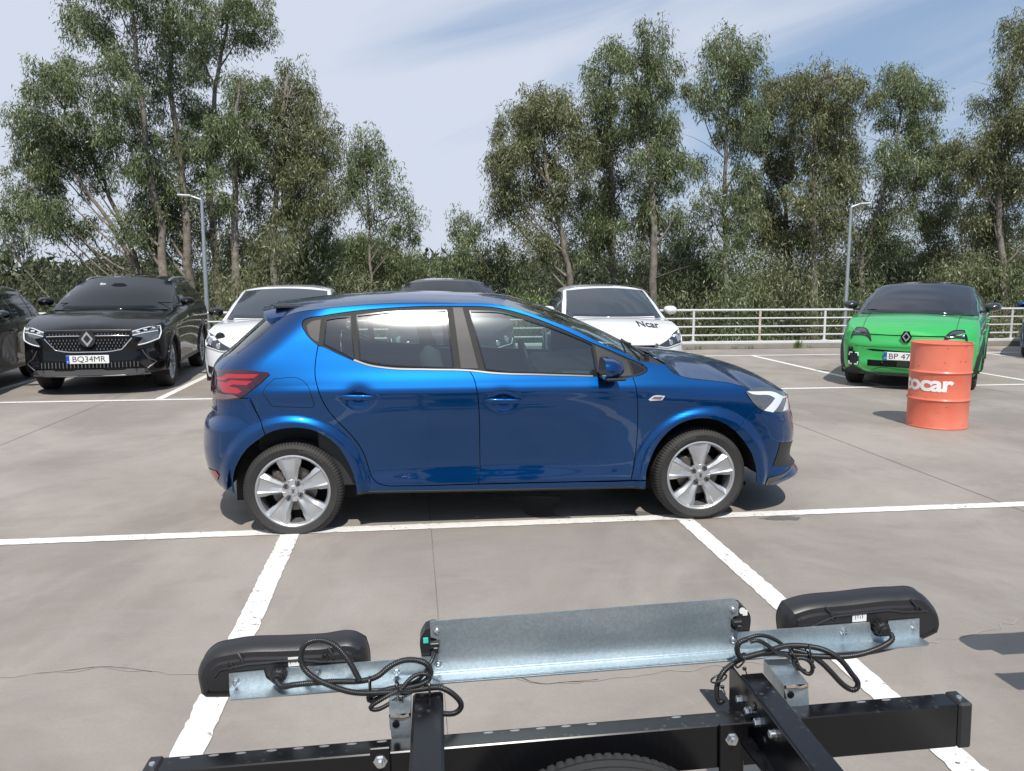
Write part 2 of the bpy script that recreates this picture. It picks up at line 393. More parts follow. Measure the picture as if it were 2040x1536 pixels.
def bvh_of(objs):
    V = []; F = []
    for o in objs:
        n = len(V); V += [v.co.copy() for v in o.data.vertices]; F += [[i + n for i in p.vertices] for p in o.data.polygons]
    return BVHTree.FromPolygons(V, F)
def drape(name, outline, bvh, m, parent, axis='x', start=6., off=.004, depth=.012, step=.03, holes=(), ds=.02, label=None, curve=True, hem_m=None, flat=None):
    """cover an outline drawn in front view (y,z), top view (x,y) or side view (x,z) onto the body"""
    O = densify(outline, ds) if curve else densify(outline, ds, -1)
    Q, T, loops = tri2d(O, [densify(h, ds) for h in holes], step)
    ax = {'x': (Vector((-1, 0, 0)), lambda q: Vector((start, q[0], q[1]))), '-x': (Vector((1, 0, 0)), lambda q: Vector((-start, q[0], q[1]))), 'z': (Vector((0, 0, -1)), lambda q: Vector((q[0], q[1], start))), 'y': (Vector((0, -1, 0)), lambda q: Vector((q[0], start, q[1]))), '-y': (Vector((0, 1, 0)), lambda q: Vector((q[0], -start, q[1])))}[axis]
    def hit(Q):
        P = []; N = []; miss = []; k = 'xyz'.index(axis[-1])
        for i, q in enumerate(Q):
            l, n, _, d = bvh.ray_cast(ax[1](q), ax[0])
            if l is None: miss.append(i); l = ax[1](q); n = -ax[0]
            if n.dot(ax[0]) > 0: n = -n
            P.append(tuple(l)); N.append(tuple(n))
        P = np.array(P); N = np.array(N); ok = np.setdiff1d(np.arange(len(P)), miss); o2 = [a for a in range(3) if a != k]
        if len(ok) == 0: ok = hit.ok; src, srcN = hit.P, hit.N
        else:
            src, srcN = P[ok], N[ok]
            if not hasattr(hit, 'P'): hit.P, hit.N, hit.ok = src, srcN, ok
        for i in miss: m_ = int(((src[:, o2] - P[i, o2])**2).sum(1).argmin()); P[i, k] = src[m_, k]; N[i] = srcN[m_]
        return P, N
    P, N = hit(Q)
    if flat is not None: P[:, 'xyz'.index(axis[-1])] = flat
    A = -np.array(ax[0]); V = P + A * off; F = T.tolist(); VV = [V]; n = len(V); mi = [0] * len(F)
    # face direction
    tri = V[T[0]]; nn = np.cross(tri[1] - tri[0], tri[2] - tri[0])
    if nn @ A < 0: F = [f[::-1] for f in F]
    for l in loops:
        if depth <= 0: break
        p, _ = hit(l)
        if flat is not None: p[:, 'xyz'.index(axis[-1])] = flat
        k = len(l); VV += [p + A * off, p + A * (off - depth)]
        F += [(n + i, n + (i + 1) % k, n + k + (i + 1) % k, n + k + i) for i in range(k)]; mi += [1 if hem_m else 0] * k; n += 2 * k
    o = mesh_obj(name, np.concatenate(VV), F, [m] + ([hem_m] if hem_m else []), parent, True, mi=mi); tag(o, label); return o
def flat_text(name, s, size, M, m, parent, thick=.001, bold=.0, space=1., center=True, width=None, fn=None):
    V, F = text_mesh(s, size, bold, space)
    if center: V = V - (V.min(0) + V.max(0)) / 2
    if width: V = V * (width / (V[:, 0].max() - V[:, 0].min()), 1)
    P = np.c_[V, np.full(len(V), thick)]
    P = fn(P) if fn else P @ M[:3, :3].T + M[:3, 3]
    return mesh_obj(name, P, F, m, parent, False)
# ---------------------------------------------------------------- wheels (axis along local y, outer face towards -y)
def tyre_profile(r, w, rim):
    h = w / 2
    return [(rim - .012, h * .80), (rim + .002, h * .90), (rim + .018, h * .97), ((rim + r) / 2 + .004, h * 1.06), (r - .035, h * 1.0), (r - .016, h * .90), (r - .006, h * .76), (r - .001, h * .55), (r, h * .36),
            (r - .008, h * .355), (r - .008, h * .30), (r, h * .295), (r, h * .04), (r - .008, h * .035), (r - .008, -h * .02), (r, -h * .025), (r, -h * .29), (r - .008, -h * .3), (r - .008, -h * .36), (r, -h * .365), (r - .001, -h * .55), (r - .006, -h * .76), (r - .016, -h * .9), (r - .035, -h), ((rim + r) / 2, -h * 1.05), (rim + .01, -h * .95), (rim - .012, -h * .8)]
def make_tyre(r, w, rim, m, parent, n=96, flat=None, seg=4):
    prof = np.array(tyre_profile(r, w, rim)); k = len(prof); N = n * seg; th = np.arange(N) / N * 2 * math.pi
    V = np.zeros((N, k, 3)); rr = np.repeat(prof[None, :, 0], N, 0)
    slot = (np.arange(N) % seg == 0)
    for j in (5, 6, 7, 19 + 1, 20 + 1, 21 + 1):
        if j < k: rr[slot, j] -= .006
    V[:, :, 0] = np.cos(th)[:, None] * rr; V[:, :, 2] = np.sin(th)[:, None] * rr; V[:, :, 1] = -prof[:, 1]
    V = V.reshape(-1, 3)
    if flat is not None:
        lo = V[:, 2] < flat; d = (flat - V[:, 2]) * lo; V[:, 1] += np.sign(V[:, 1]) * d * .5; V[lo, 2] = flat + (V[lo, 2] - flat) * .02
    F = [(i * k + j, ((i + 1) % N) * k + j, ((i + 1) % N) * k + j + 1, i * k + j + 1) for i in range(N) for j in range(k - 1)]
    o = mesh_obj('tyre', V, F, m, parent)
    import bmesh
    b = bmesh.new(); b.from_mesh(o.data); bmesh.ops.recalc_face_normals(b, faces=b.faces); b.to_mesh(o.data); b.free()
    return autosmooth(o, 40)
def make_rim(rim, spokes, m, parent, hubm, darkm, nuts=4, halfw=(.030, .066), face=.0, ang0=90., dish=.012, bolt=True, shape='wide', pol=None):
    """spoked alloy wheel; face = y of the outer face"""
    b = MB(); Mx = frame((0, face, 0), (1, 0, 0), (0, 0, 1), (0, -1, 0))
    b.lathe([(rim + .004, -.004), (rim + .003, .004), (rim - .004, .006), (rim - .010, .002), (rim - .013, -.006), (rim - .018, -.012), (rim - .020, -.06), (rim - .024, -.13), (rim - .004, -.15)], 72, Mx)
    r0, r1 = rim * .20, rim - .008; nr = 9
    for i in range(spokes):
        A = R(ang0 + 360 / spokes * i); ca, sa = math.cos(A), math.sin(A)
        S = [-1, -.97, -.62, -.5, 0, .5, .62, .97, 1]; V = []
        for j in range(nr + 1):
            u = j / nr; r = r0 + (r1 - r0) * u; hw = halfw[0] + (halfw[1] - halfw[0]) * (u**1.25 if shape == 'wide' else u)
            if shape == 'wide' and u > .9: hw *= .97
            base = dish * (1 - u)**2 * -1 + .004 * math.sin(math.pi * u)
            for s in S:
                D = {1: -.036, .97: -.014, .62: .002, .5: -.006, 0: -.013}[abs(s)] + base
                tw = r * math.cos(hw * s / max(r, .01)); 
                V.append((tw if u > .6 else r, s * hw, D))
        V = np.array(V); X = V[:, 0] * ca - V[:, 1] * sa; Y = V[:, 0] * sa + V[:, 1] * ca
        P = np.c_[X, Y, V[:, 2]] @ Mx[:3, :3].T + Mx[:3, 3]; ns = len(S)
        b.add(P, [(j * ns + k, j * ns + k + 1, (j + 1) * ns + k + 1, (j + 1) * ns + k) for j in range(nr) for k in range(ns - 1)])
    b.lathe([(.0, -.008), (rim * .15, -.008), (rim * .16, -.012), (rim * .30, -.013), (rim * .34, -.03)], 40, Mx)
    o = b.build('rim', m, parent, True, 28)
    h = MB(); h.lathe([(0, -.003), (rim * .125, -.003), (rim * .135, -.006), (rim * .135, -.012)], 32, Mx); h.build('hub_cap', hubm, o)
    if bolt:
        for i in range(nuts):
            A = R(57 + 360 / nuts * i); c = Vector((math.cos(A) * rim * .235, face, math.sin(A) * rim * .235)); q = MB()
            Mb = frame(c, (1, 0, 0), (0, 0, 1), (0, -1, 0)); q.lathe([(.016, -.014), (.016, -.008), (.013, -.008), (.013, -.012)], 20, Mb); q.lathe([(0, -.003), (.007, -.003), (.009, -.005), (.009, -.012)], 6, Mb)
            q.build('wheel_bolt', darkm, o)
    d = MB(); d.lathe([(0, -.05), (.05, -.05), (.055, -.07), (rim * .62, -.072), (rim * .62, -.09), (0, -.09)], 48, Mx)
    d.box((-.09, face + .075, .06), (.09, .05, .12), bev=.01); d.build('brake_disc', CAR_MATS['disc'], o)
    q = MB(); q.lathe([(0, -.115), (rim - .022, -.115), (rim - .022, -.12)], 40, Mx); q.build('inner_hub', CAR_MATS['black'], o)
    return o
def car_materials():
    C = CAR_MATS
    C['black'] = mat('black interior', (.006, .006, .007), .7, spec=.12)
    C['trim'] = mat('black plastic trim', (.017, .017, .019), .42, spec=.45, bump=(400, .15, .001))
    C['frame'] = mat('window frame black', (.010, .010, .011), .55, spec=.25)
    C['gloss'] = mat('gloss black', (.008, .008, .01), .12, coat=.6)
    C['rubber'] = mat('tyre rubber', (.024, .0235, .023), .70, noise=(9, .5, (.040, .037, .033)), bump=(120, .2, .001))
    C['disc'] = mat('brake steel', (.18, .17, .16), .5, .8, noise=(20, .6, (.12, .07, .05)))
    C['alloy'] = mat('silver alloy', (.52, .53, .54), .36, .8, coat=.3, rough_noise=(30, .42))
    C['chrome'] = mat('chrome', (.78, .79, .8), .12, 1.)
    C['plate'] = mat('plate white', (.72, .72, .69), .45)
    C['plateblue'] = mat('plate blue', (.01, .07, .36), .4)
    C['ink'] = mat('plate black', (.012, .012, .012), .5)
    C['seat'] = mat('grey seat cloth', (.05, .052, .055), .9, noise=(40, .5, (.075, .078, .08)))
    C['dash'] = mat('dashboard plastic', (.022, .023, .025), .6)
    C['darkglass'] = mat('dark windscreen', (.012, .015, .018), .03, spec=.32)
    C['lens'] = mat('clear lamp lens', (.08, .085, .09), .05, spec=.9, coat=1.)
    C['lamp'] = mat('lamp reflector', (.75, .77, .8), .2, .5)
    C['orange'] = mat('amber lens', (.8, .22, .02), .2)
    C['wellliner'] = mat('arch liner', (.012, .012, .012), .85)
car_materials()
# ---------------------------------------------------------------- the blue hatchback
def hero_shape():
    zs=[.12,.25,.40,.55,.70,.82,.875,.92,1.00,1.08,1.20,1.32,1.40,1.47]
    xs=[-.60,-.30,.0,.5,1.0,1.6,2.1,2.57,3.0,3.35]
    T=[[0.8, 0.85, 0.862, 0.868, 0.872, 0.865, 0.8585, 0.843, 0.812, 0.783, 0.728, 0.667, 0.614, 0.542],
       [0.82, 0.865, 0.875, 0.88, 0.882, 0.878, 0.875, 0.863, 0.835, 0.803, 0.745, 0.685, 0.634, 0.562],
       [0.83, 0.872, 0.882, 0.886, 0.89, 0.89, 0.8915, 0.875, 0.842, 0.808, 0.754, 0.694, 0.644, 0.574],
       [0.838, 0.868, 0.862, 0.872, 0.895, 0.902, 0.903, 0.886, 0.85, 0.816, 0.764, 0.704, 0.654, 0.584],
       [0.84, 0.868, 0.86, 0.872, 0.896, 0.904, 0.905, 0.888, 0.852, 0.818, 0.766, 0.706, 0.656, 0.586],
       [0.84, 0.868, 0.86, 0.872, 0.894, 0.902, 0.902, 0.884, 0.848, 0.814, 0.762, 0.702, 0.652, 0.582],
       [0.838, 0.87, 0.868, 0.876, 0.892, 0.898, 0.894, 0.872, 0.83, 0.794, 0.738, 0.68, 0.632, 0.564],
       [0.836, 0.87, 0.88, 0.884, 0.888, 0.884, 0.8665, 0.84, 0.79, 0.741, 0.683, 0.625, 0.576, 0.517],
       [0.83, 0.862, 0.872, 0.878, 0.88, 0.862, 0.8405, 0.81, 0.755, 0.691, 0.633, 0.575, 0.526, 0.467],
       [0.8, 0.835, 0.85, 0.86, 0.858, 0.83, 0.807, 0.775, 0.72, 0.661, 0.603, 0.545, 0.496, 0.437]]
    s=Shape(xs=xs,zs=zs,T=np.array(T),axles=(0.,2.57),az=.29,flare=.026,fr0=.402,fr1=.462,
      bumps=[(1.25,.42,.55,.08,-.006),(.408,.846,.055,.045,-.02),(1.29,.808,.055,.045,-.02)],fd=.46,rd=.42,L=.72,nf=2.4,nr=2.5,
      fz=[.12,.17,.21,.235,.28,.33,.40,.50,.58,.66,.72,.78,.85,1.5],fx=[3.22,3.31,3.41,3.46,3.44,3.395,3.39,3.41,3.40,3.375,3.36,3.345,3.31,3.1],
      rz=[.12,.20,.27,.35,.45,.58,.66,.70,.76,.86,.93,1.00,1.15,1.30,1.42,1.5],rx=[-.50,-.545,-.59,-.63,-.65,-.645,-.63,-.60,-.585,-.585,-.58,-.57,-.42,-.255,-.13,-.08])
    return s
def build_hero():
    C = CAR_MATS
    sh = hero_shape()
    blue = paint('blue metallic paint', (.0005, .059, .208), .97, .36, dust=.06)
    gl = glass_mat('tinted side glass', (.64, .78, .74), .0, .07)
    rgl = glass_mat('rear screen glass', (.14, .17, .17), .0, .0)
    root = empty('blue_hatchback', (-.727, 5.76, 0), -.0078, 'glossy metallic blue five door hatchback parked sideways across the white line in the middle', 'car')
    ltop = [(2.205, .990), (2.158, 1.02), (2.083, 1.053), (1.977, 1.101), (1.87, 1.145), (1.765, 1.194), (1.607, 1.264), (1.449, 1.323), (1.301, 1.362), (.978, 1.38), (.63, 1.372), (.37, 1.351), (.186, 1.324), (.102, 1.308), (.084, 1.298), (.077, 1.282), (.089, 1.23), (.129, 1.183), (.168, 1.15)]
    lbot = [(.181, 1.146), (.272, 1.108), (.374, 1.063), (.465, 1.032), (.577, 1.012), (.832, 1.000), (1.08, .991), (1.217, .975), (1.533, .960), (1.854, .946), (2.071, .934), (2.139, .946), (2.19, .962), (2.208, .976)]
    rdr = [(.168, 1.148), (.157, 1.08), (.154, .973), (.174, .893), (.211, .80), (.269, .716), (.336, .64), (.394, .563), (.433, .486), (.456, .409), (.475, .346), (.511, .305), (.57, .286), (.65, .283)]
    gapl = [(1.08, .991), (1.10, .961), (1.124, .868), (1.136, .73), (1.141, .488), (1.141, .347), (1.131, .281)]
    fdf = [(2.106, .276), (2.121, .355), (2.137, .509), (2.137, .688), (2.124, .861), (2.108, .942)]
    rear_door = rdr + gapl[::-1] + [(.832, 1.0), (.577, 1.012), (.465, 1.032), (.374, 1.063), (.272, 1.108), (.181, 1.146)]
    front_door = [gapl[-1], (1.216, .281), (1.756, .277)] + fdf + [(2.06, .934), (1.854, .946), (1.533, .960), (1.217, .975)] + gapl[:-1]
    d = panel('front_door', sh, front_door, blue, root)
    e = panel('rear_door', sh, rear_door, blue, root)
    railtop = [(-.044, 1.322), (.005, 1.338), (.218, 1.37), (.473, 1.393), (.947, 1.40), (1.301, 1.386), (1.451, 1.344), (1.609, 1.289), (1.768, 1.227), (1.873, 1.174), (1.979, 1.126), (2.086, 1.078), (2.158, 1.036)]
    rarch = [(.386, .25), (.374, .335), (.351, .409), (.322, .474), (.275, .551), (.217, .606), (.139, .65), (.06, .667), (-.019, .666), (-.099, .648), (-.14, .630)]
    farch_a = [(2.198, .30), (2.203, .348), (2.221, .402), (2.251, .48), (2.292, .545), (2.355, .61), (2.43, .653), (2.518, .673), (2.608, .669), (2.699, .636), (2.775, .583)]
    side = rarch + [(-.17, .715), (-.219, .846), (-.50, .85), (-.46, 1.0), (-.40, 1.06), (-.323, 1.118), (-.218, 1.19), (-.103, 1.291)] + railtop + ltop + rdr[1:] + [(1.131, .279), (1.756, .275), (2.106, .273), (2.198, .278), (2.198, .228), (1.3, .236)]
    panel('body_side', sh, side, blue, root, holes=[], label=None)
    hoodl = [(2.158, 1.032), (2.335, 1.012), (2.352, .99), (2.369, .970), (2.433, .937), (2.579, .913), (2.748, .889), (2.838, .866), (2.872, .846)]
    fender = farch_a + [(2.918, .734), (2.90, .80)] + hoodl[::-1] + [(2.208, .99), (2.208, .976), (2.19, .962), (2.139, .946)] + fdf[::-1] + [(2.198, .281)]
    panel('front_wing', sh, fender, blue, root)
    am = lambda z: sh.amax(z) - 1e-6
    noseline = [(2.872, .846), (3.134, .815), (3.32, .785), (am(.765) - .15, .77), (am(.765), .765)]
    fb = [(2.775, .583), (2.841, .51), (2.892, .431), (2.925, .34), (2.941, .234), (3.05, .205), (3.3, .185), (am(.18), .18)] + [(am(z), z) for z in np.linspace(.19, .755, 50)] + noseline[::-1] + [(2.90, .80), (2.918, .734)]
    bump_f = panel('front_bumper', sh, fb, blue, root, both=True)
    an = lambda z: sh.amin(z) + 1e-6
    rb = [(-.14, .630), (-.249, .544), (-.298, .471), (-.335, .39), (-.352, .31), (-.36, .25), (-.5, .27), (-.7, .29), (an(.30), .30)][::-1]
    rbp = rb + [(-.17, .715), (-.219, .846), (-.50, .845), (-.505, .745), (-.75, .745), (an(.74), .74)] + [(an(z), z) for z in np.linspace(.73, .31, 40)]
    bump_r = panel('rear_bumper', sh, rbp, blue, root, both=True)
    tg = [(-.505, .752), (-.50, .85), (-.46, 1.0), (-.40, 1.055), (-.36, 1.085), (-.66, 1.055), (an(1.05), 1.045)] + [(an(z), z) for z in np.linspace(1.04, .76, 30)] + [(an(.755) + .1, .752)]
    tail = panel('tailgate', sh, tg, blue, root, both=True)
    rg = [(-.323, 1.113), (-.218, 1.188), (-.103, 1.288), (-.2, 1.30), (an(1.30), 1.30)] + [(an(z), z) for z in np.linspace(1.29, 1.06, 25)] + [(an(1.05), 1.05), (-.66, 1.06), (-.36, 1.09)]
    panel('rear_screen', sh, rg, rgl, root, both=True, off=-.004, depth=0)
    wdg = [(-.323, 1.113), (-.218, 1.188), (-.103, 1.288), (-.165, 1.262), (-.30, 1.15), (-.36, 1.09)]
    panel('quarter_trim', sh, wdg, C['gloss'], root, off=.001)
    # ---- window band
    dlo = ltop + lbot
    qg = [(.21, 1.305), (.268, 1.315), (.358, 1.322), (.388, 1.064), (.303, 1.107), (.199, 1.157)]
    rgz = [(.397, 1.327), (.578, 1.346), (.951, 1.356), (.987, 1.007), (.73, 1.019), (.547, 1.034), (.417, 1.062)]
    fg = [(1.094, 1.352), (1.298, 1.341), (1.50, 1.281), (1.659, 1.226), (1.764, 1.184), (1.86, 1.142), (1.878, .955), (1.533, .970), (1.28, .985), (1.18, .998)]
    ft = [(2.102, 1.036), (2.197, .986), (2.187, .972), (2.118, .952)]
    fr = panel('window_frame', sh, dlo[::-1], C['frame'], root, holes=[qg, rgz, fg], off=-.0025, gap=.001, step=.018)
    pil = mat('grey pillar plate', (.022, .021, .022), .45, spec=.35, bump=(300, .3, .001))
    for s, f in zip((-1, 1), fr):
        k = dict(sides=(s,), off=.0005, depth=.003)
        panel('pillar_plate', sh, [(.988, 1.374), (1.053, 1.374), (1.139, 1.001), (1.027, 1.005)], pil, f, curve=False, **k)
        panel('corner_plate', sh, [(.097, 1.268), (.12, 1.29), (.184, 1.307), (.172, 1.163), (.134, 1.184), (.102, 1.23)], pil, f, **k)
        panel('mirror_base', sh, [(1.875, 1.138), (1.976, 1.092), (2.086, 1.042), (2.108, .945), (2.028, .942), (1.893, .952)], pil, f, **k)
        panel('corner_plate', sh, ft, C['gloss'], f, sides=(s,), off=-.0005, depth=.001)
        # bright seals round the panes
        for P in (qg, rgz, fg):
            A = inset(densify(P, .02), -.002); B_ = inset(densify(P, .02), .006)
            panel('window_seal', sh, A, C['gloss'], f, holes=[B_], sides=(s,), off=.002, gap=0, depth=.006, curve=False, step=.05)
        panel('waist_seal', sh, [(.385, 1.067), (.465, 1.037), (.577, 1.018), (.832, 1.006), (1.08, .997), (1.217, .981), (1.533, .966), (1.85, .952), (1.85, .944), (1.533, .957), (1.217, .972), (1.08, .988), (.832, .997), (.577, 1.009), (.465, 1.028), (.38, 1.057)], C['chrome_dark'], f, sides=(s,), off=.004, gap=0, depth=.008)
    panel('side_window', sh, fg, gl, root, off=-.007, depth=0)
    panel('side_window', sh, rgz, gl, root, off=-.007, depth=0)
    panel('quarter_window', sh, qg, gl, root, off=-.007, depth=0)
    # ---- top sheets
    def crv(L): return sh.S(np.array([p[0] for p in L]), np.array([p[1] for p in L]))
    rt = crv([(-.103, 1.293)] + railtop[:6])
    cz = [(-.17, 1.40), (-.02, 1.418), (.20, 1.441), (.46, 1.459), (.72, 1.466), (1.0, 1.462), (1.25, 1.452), (1.42, 1.434)]
    roof = loft('roof', rt, [(x, 0, z) for x, z in cz], blue, root, p=2.6, px=1.5, nt=16)
    ws_b = crv([(1.301, 1.386), (1.451, 1.344), (1.609, 1.289), (1.768, 1.227), (1.873, 1.174), (1.979, 1.126), (2.086, 1.078), (2.158, 1.034)])
    loft('windscreen', ws_b, [(1.42, 0, 1.434), (1.62, 0, 1.375), (1.80, 0, 1.308), (2.0, 0, 1.222), (2.2, 0, 1.128), (2.34, 0, 1.055)], gl, root, p=2.6, px=1.5, nt=16)
    hb = crv(hoodl[1:] + noseline[1:]); hb[-1, 1] = -.001
    hc = [(2.36, 0, 1.045), (2.55, 0, 1.032), (2.75, 0, 1.006), (2.95, 0, .962), (3.1, 0, .912), (3.24, 0, .848), (3.33, 0, .795), (3.352, 0, .766)]
    hood = loft('bonnet', hb, hc, blue, root, p=2.0, px=1.5, nt=18)
    cb = crv([(2.158, 1.03), (2.2, 1.026), (2.26, 1.02), (2.335, 1.010)])
    loft('cowl', cb, [(2.33, 0, 1.045), (2.345, 0, 1.043), (2.36, 0, 1.04), (2.38, 0, 1.03)], C['trim'], root, p=2.4, nt=10, off=-.006)
    # wipers on the cowl
    w = MB(); w.tube([(2.24, -.66, 1.055), (2.20, -.45, 1.10), (2.2, -.2, 1.125)], [.012, .010, .007], 8); w.box((2.16, -.32, 1.125), (.012, .55, .014), bev=.004)
    w.cyl((2.25, -.67, 1.02), (2.25, -.67, 1.06), .016); w.build('wiper', C['trim'], root)
    w = MB(); w.tube([(2.33, .1, 1.055), (2.27, .3, 1.09), (2.25, .5, 1.10)], [.012, .010, .007], 8); w.box((2.23, .38, 1.10), (.012, .5, .014), bev=.004); w.build('wiper', C['trim'], root)
    # ---- spoiler: side profile swept across the roof end
    prof = [(-.25, 1.350), (-.245, 1.376), (-.19, 1.388), (-.10, 1.400), (.01, 1.410), (.01, 1.36), (-.10, 1.335), (-.18, 1.335), (-.225, 1.338)]
    ys = np.linspace(-1, 1, 31); V = []
    for u in ys:
        f = 1 - abs(u)**6; hw = .60
        for x, z in prof:
            fall = .052 * abs(u)**2.4 + .02 * abs(u)**8
            V.append((x + (1 - math.cos(u * .35)) * .9 * (1 if x < 0 else .5) + .05 * abs(u)**8, u * (hw + .05 * (x + .3)), z - fall))
    k = len(prof); F = [(i * k + j, i * k + (j + 1) % k, (i + 1) * k + (j + 1) % k, (i + 1) * k + j) for i in range(len(ys) - 1) for j in range(k)] + [tuple(range(k)), tuple((len(ys) - 1) * k + j for j in range(k))[::-1]]
    sp = MB(); sp.add(V, F); sp = sp.build('spoiler', blue, root, ang=50)
    # ---- lamps
    red = mat('red tail lens', (.36, .004, .014), .12, coat=1.); dred = mat('dark red lens', (.035, .003, .008), .06, coat=1.)
    clr = mat('smoked clear lens', (.16, .11, .12), .08, coat=1.)
    tl = [(-.60, .835), (-.66, .89), (-.655, .955), (-.60, .99), (-.446, 1.0), (-.271, 1.008), (-.12, .995), (-.112, .982), (-.19, .912), (-.279, .845), (-.397, .824), (-.52, .818)]
    for s in (-1, 1):
        t = panel('tail_lamp', sh, tl, dred, root, sides=(s,), off=.006, gap=0, depth=.02)
        panel('lamp_bar', sh, [(-.50, .952), (-.43, .957), (-.375, .981), (-.17, .985), (-.20, .962), (-.355, .958), (-.40, .940), (-.50, .938)], red, t, sides=(s,), off=.0075, gap=0, depth=.001, curve=False)
        panel('lamp_bar', sh, [(-.46, .930), (-.375, .932), (-.335, .948), (-.205, .945), (-.235, .922), (-.32, .923), (-.355, .912), (-.29, .903), (-.262, .884), (-.29, .872), (-.40, .872), (-.445, .905)], red, t, sides=(s,), off=.0078, gap=0, depth=.001, curve=False)
        panel('lower_lens', sh, [(-.585, .842), (-.575, .862), (-.40, .862), (-.30, .858), (-.285, .85), (-.39, .832), (-.52, .826)], clr, t, sides=(s,), off=.0078, gap=0, depth=.001)
        panel('reflector', sh, [(-.62, .345), (-.60, .375), (-.48, .385), (-.455, .36), (-.50, .315), (-.57, .30)], red, bump_r, sides=(s,), off=.004, gap=0, depth=.006)
        # headlamp
        hl = [(2.845, .832), (2.866, .843), (3.134, .812), (3.32, .782), (3.47, .765), (3.50, .70), (3.40, .672), (3.20, .675), (3.05, .695), (2.93, .725), (2.885, .775)]
        h = panel('headlamp', sh, hl, C['lens'], root, sides=(s,), off=.007, gap=0, depth=.025)
        dr = [(2.862, .838), (3.05, .820), (3.12, .782), (3.36, .768), (3.36, .752), (3.12, .764), (3.065, .782), (2.985, .700), (2.955, .712), (3.0, .784), (2.98, .805), (2.872, .826)]
        dr = [(2.856, .835), (3.045, .815), (3.105, .790), (3.38, .772), (3.38, .757), (3.115, .772), (3.015, .695), (2.955, .712), (3.035, .782), (3.0, .800), (2.868, .826)]
        panel('running_light', sh, dr, C['whitelamp'], h, sides=(s,), off=.0085, gap=0, depth=.001, ds=.01)
        panel('running_light', sh, [(3.15, .812), (3.20, .806), (3.28, .778), (3.24, .776)], C['whitelamp'], h, sides=(s,), off=.0085, gap=0, depth=.001)
        panel('running_light', sh, [(3.17, .762), (3.25, .762), (3.17, .690), (3.10, .694)], C['whitelamp'], h, sides=(s,), off=.0085, gap=0, depth=.001)
        # side repeater, fog recess
        p = panel('side_repeater', sh, [(2.200, .800), (2.230, .822), (2.308, .820), (2.289, .794), (2.21, .791)], C['lamp'], root, sides=(s,), off=.006, gap=0, depth=.012)
        panel('repeater_lens', sh, [(2.222, .803), (2.238, .816), (2.295, .815), (2.280, .798)], clr, p, sides=(s,), off=.0075, gap=0, depth=.001)
        q = panel('bumper_vent', sh, [(3.085, .49), (3.30, .46), (3.55, .44), (3.55, .30), (3.25, .30), (3.04, .335), (3.07, .42)], C['trim'], bump_f, sides=(s,), off=.003, gap=0, depth=.01)
        # fuel flap groove on the far side only on the near flank
        if s < 0:
            fl = [(-.086, .958), (.065, .954), (.093, .936), (.149, .803), (.131, .786), (-.098, .797), (-.15, .876), (-.144, .896)]
            A = densify(fl, .01); panel('fuel_flap', sh, A, blue, root, sides=(s,), off=.0012, gap=.001, depth=.002, curve=False)
            panel('flap_groove', sh, inset(A, -.0025), C['black'], root, sides=(s,), off=.0005, gap=0, depth=.001, curve=False, step=.03)
            panel('bumper_seam', sh, [(-.225, .842), (-.174, .716), (-.145, .632), (-.141, .631), (-.170, .715), (-.221, .842)], C['black'], root, sides=(s,), off=.001, gap=0, depth=.001, curve=False)
        panel('sill_strip', sh, [(.385, .256), (.384, .243), (1.3, .229), (2.196, .221), (2.196, .232), (1.3, .241)], C['trim'], root, sides=(s,), off=.002, gap=0, depth=.03)
        panel('lip_strip', sh, [(3.02, .262), (3.10, .275), (3.22, .30), (3.235, .292), (3.12, .258), (3.05, .225), (3.0, .212)], C['chrome_dark'], bump_f, sides=(s,), off=.005, gap=0, depth=.008)
        # door handles
        for (hx, hz, nm) in ((.405, .846, 'rear'), (1.287, .808, 'front')):
            V = []; n1, n2 = 22, 10
            for i in range(n1 + 1):
                u = -1 + 2 * i / n1; xx = hx + u * .118; hh = .016 * (1 - abs(u)**5)**.5 + .001; out = .022 * (1 - abs(u)**4)
                w0 = -sh.S([xx], [hz])[0, 1] if abs(u) > .6 else -sh.S([hx + .118 * (.6 if u > 0 else -.6)], [hz])[0, 1]
                for j in range(n2):
                    a = 2 * math.pi * j / n2; V.append((xx, s * (w0 + out + .008 * math.cos(a) * (1 - abs(u)**6) - .001), hz - (xx - hx) * .03 + hh * math.sin(a)))
            F = [(i * n2 + j, i * n2 + (j + 1) % n2, (i + 1) * n2 + (j + 1) % n2, (i + 1) * n2 + j) for i in range(n1) for j in range(n2)] + [tuple(range(n2)), tuple(n1 * n2 + j for j in range(n2))]
            hb_ = MB(); hb_.add(V, F); hb_.build('door_handle', blue, (d if nm == 'front' else e)[0 if s < 0 else 1], ang=60)
            if s < 0:
                pass
        # mirrors
        mb = MB(); V = []; n1, n2 = 14, 20
        for i in range(n1 + 1):
            u = i / n1; sc = math.sin(math.acos(1 - u * 1.0 if u < 1 else 0)) if u < 1 else 1.
            for j in range(n2):
                a = 2 * math.pi * j / n2; ca, sa = math.cos(a), math.sin(a)
                rx = .5 * np.sign(ca) * abs(ca)**.8; rz = .5 * np.sign(sa) * abs(sa)**.8
                depth_ = .135 * (1 - u)
                wy = .205 * sc; hz_ = (.135 if sa > 0 else .120) * sc
                V.append((1.935 + depth_ - .055, s * (1.0 + rx * wy * 1.0 + .0), 1.015 + rz * hz_ - (0.01 if rx * s < 0 else 0)))
        F = [(i * n2 + j, i * n2 + (j + 1) % n2, (i + 1) * n2 + (j + 1) % n2, (i + 1) * n2 + j) for i in range(n1) for j in range(n2)]
        mb.add(V, F); mo = mb.build('door_mirror', blue, root, ang=60)
        g = MB(); g.add([V[n1 * n2 + j] for j in range(n2)], [tuple(range(n2))]); g.build('mirror_glass', C['gloss'], mo, False)
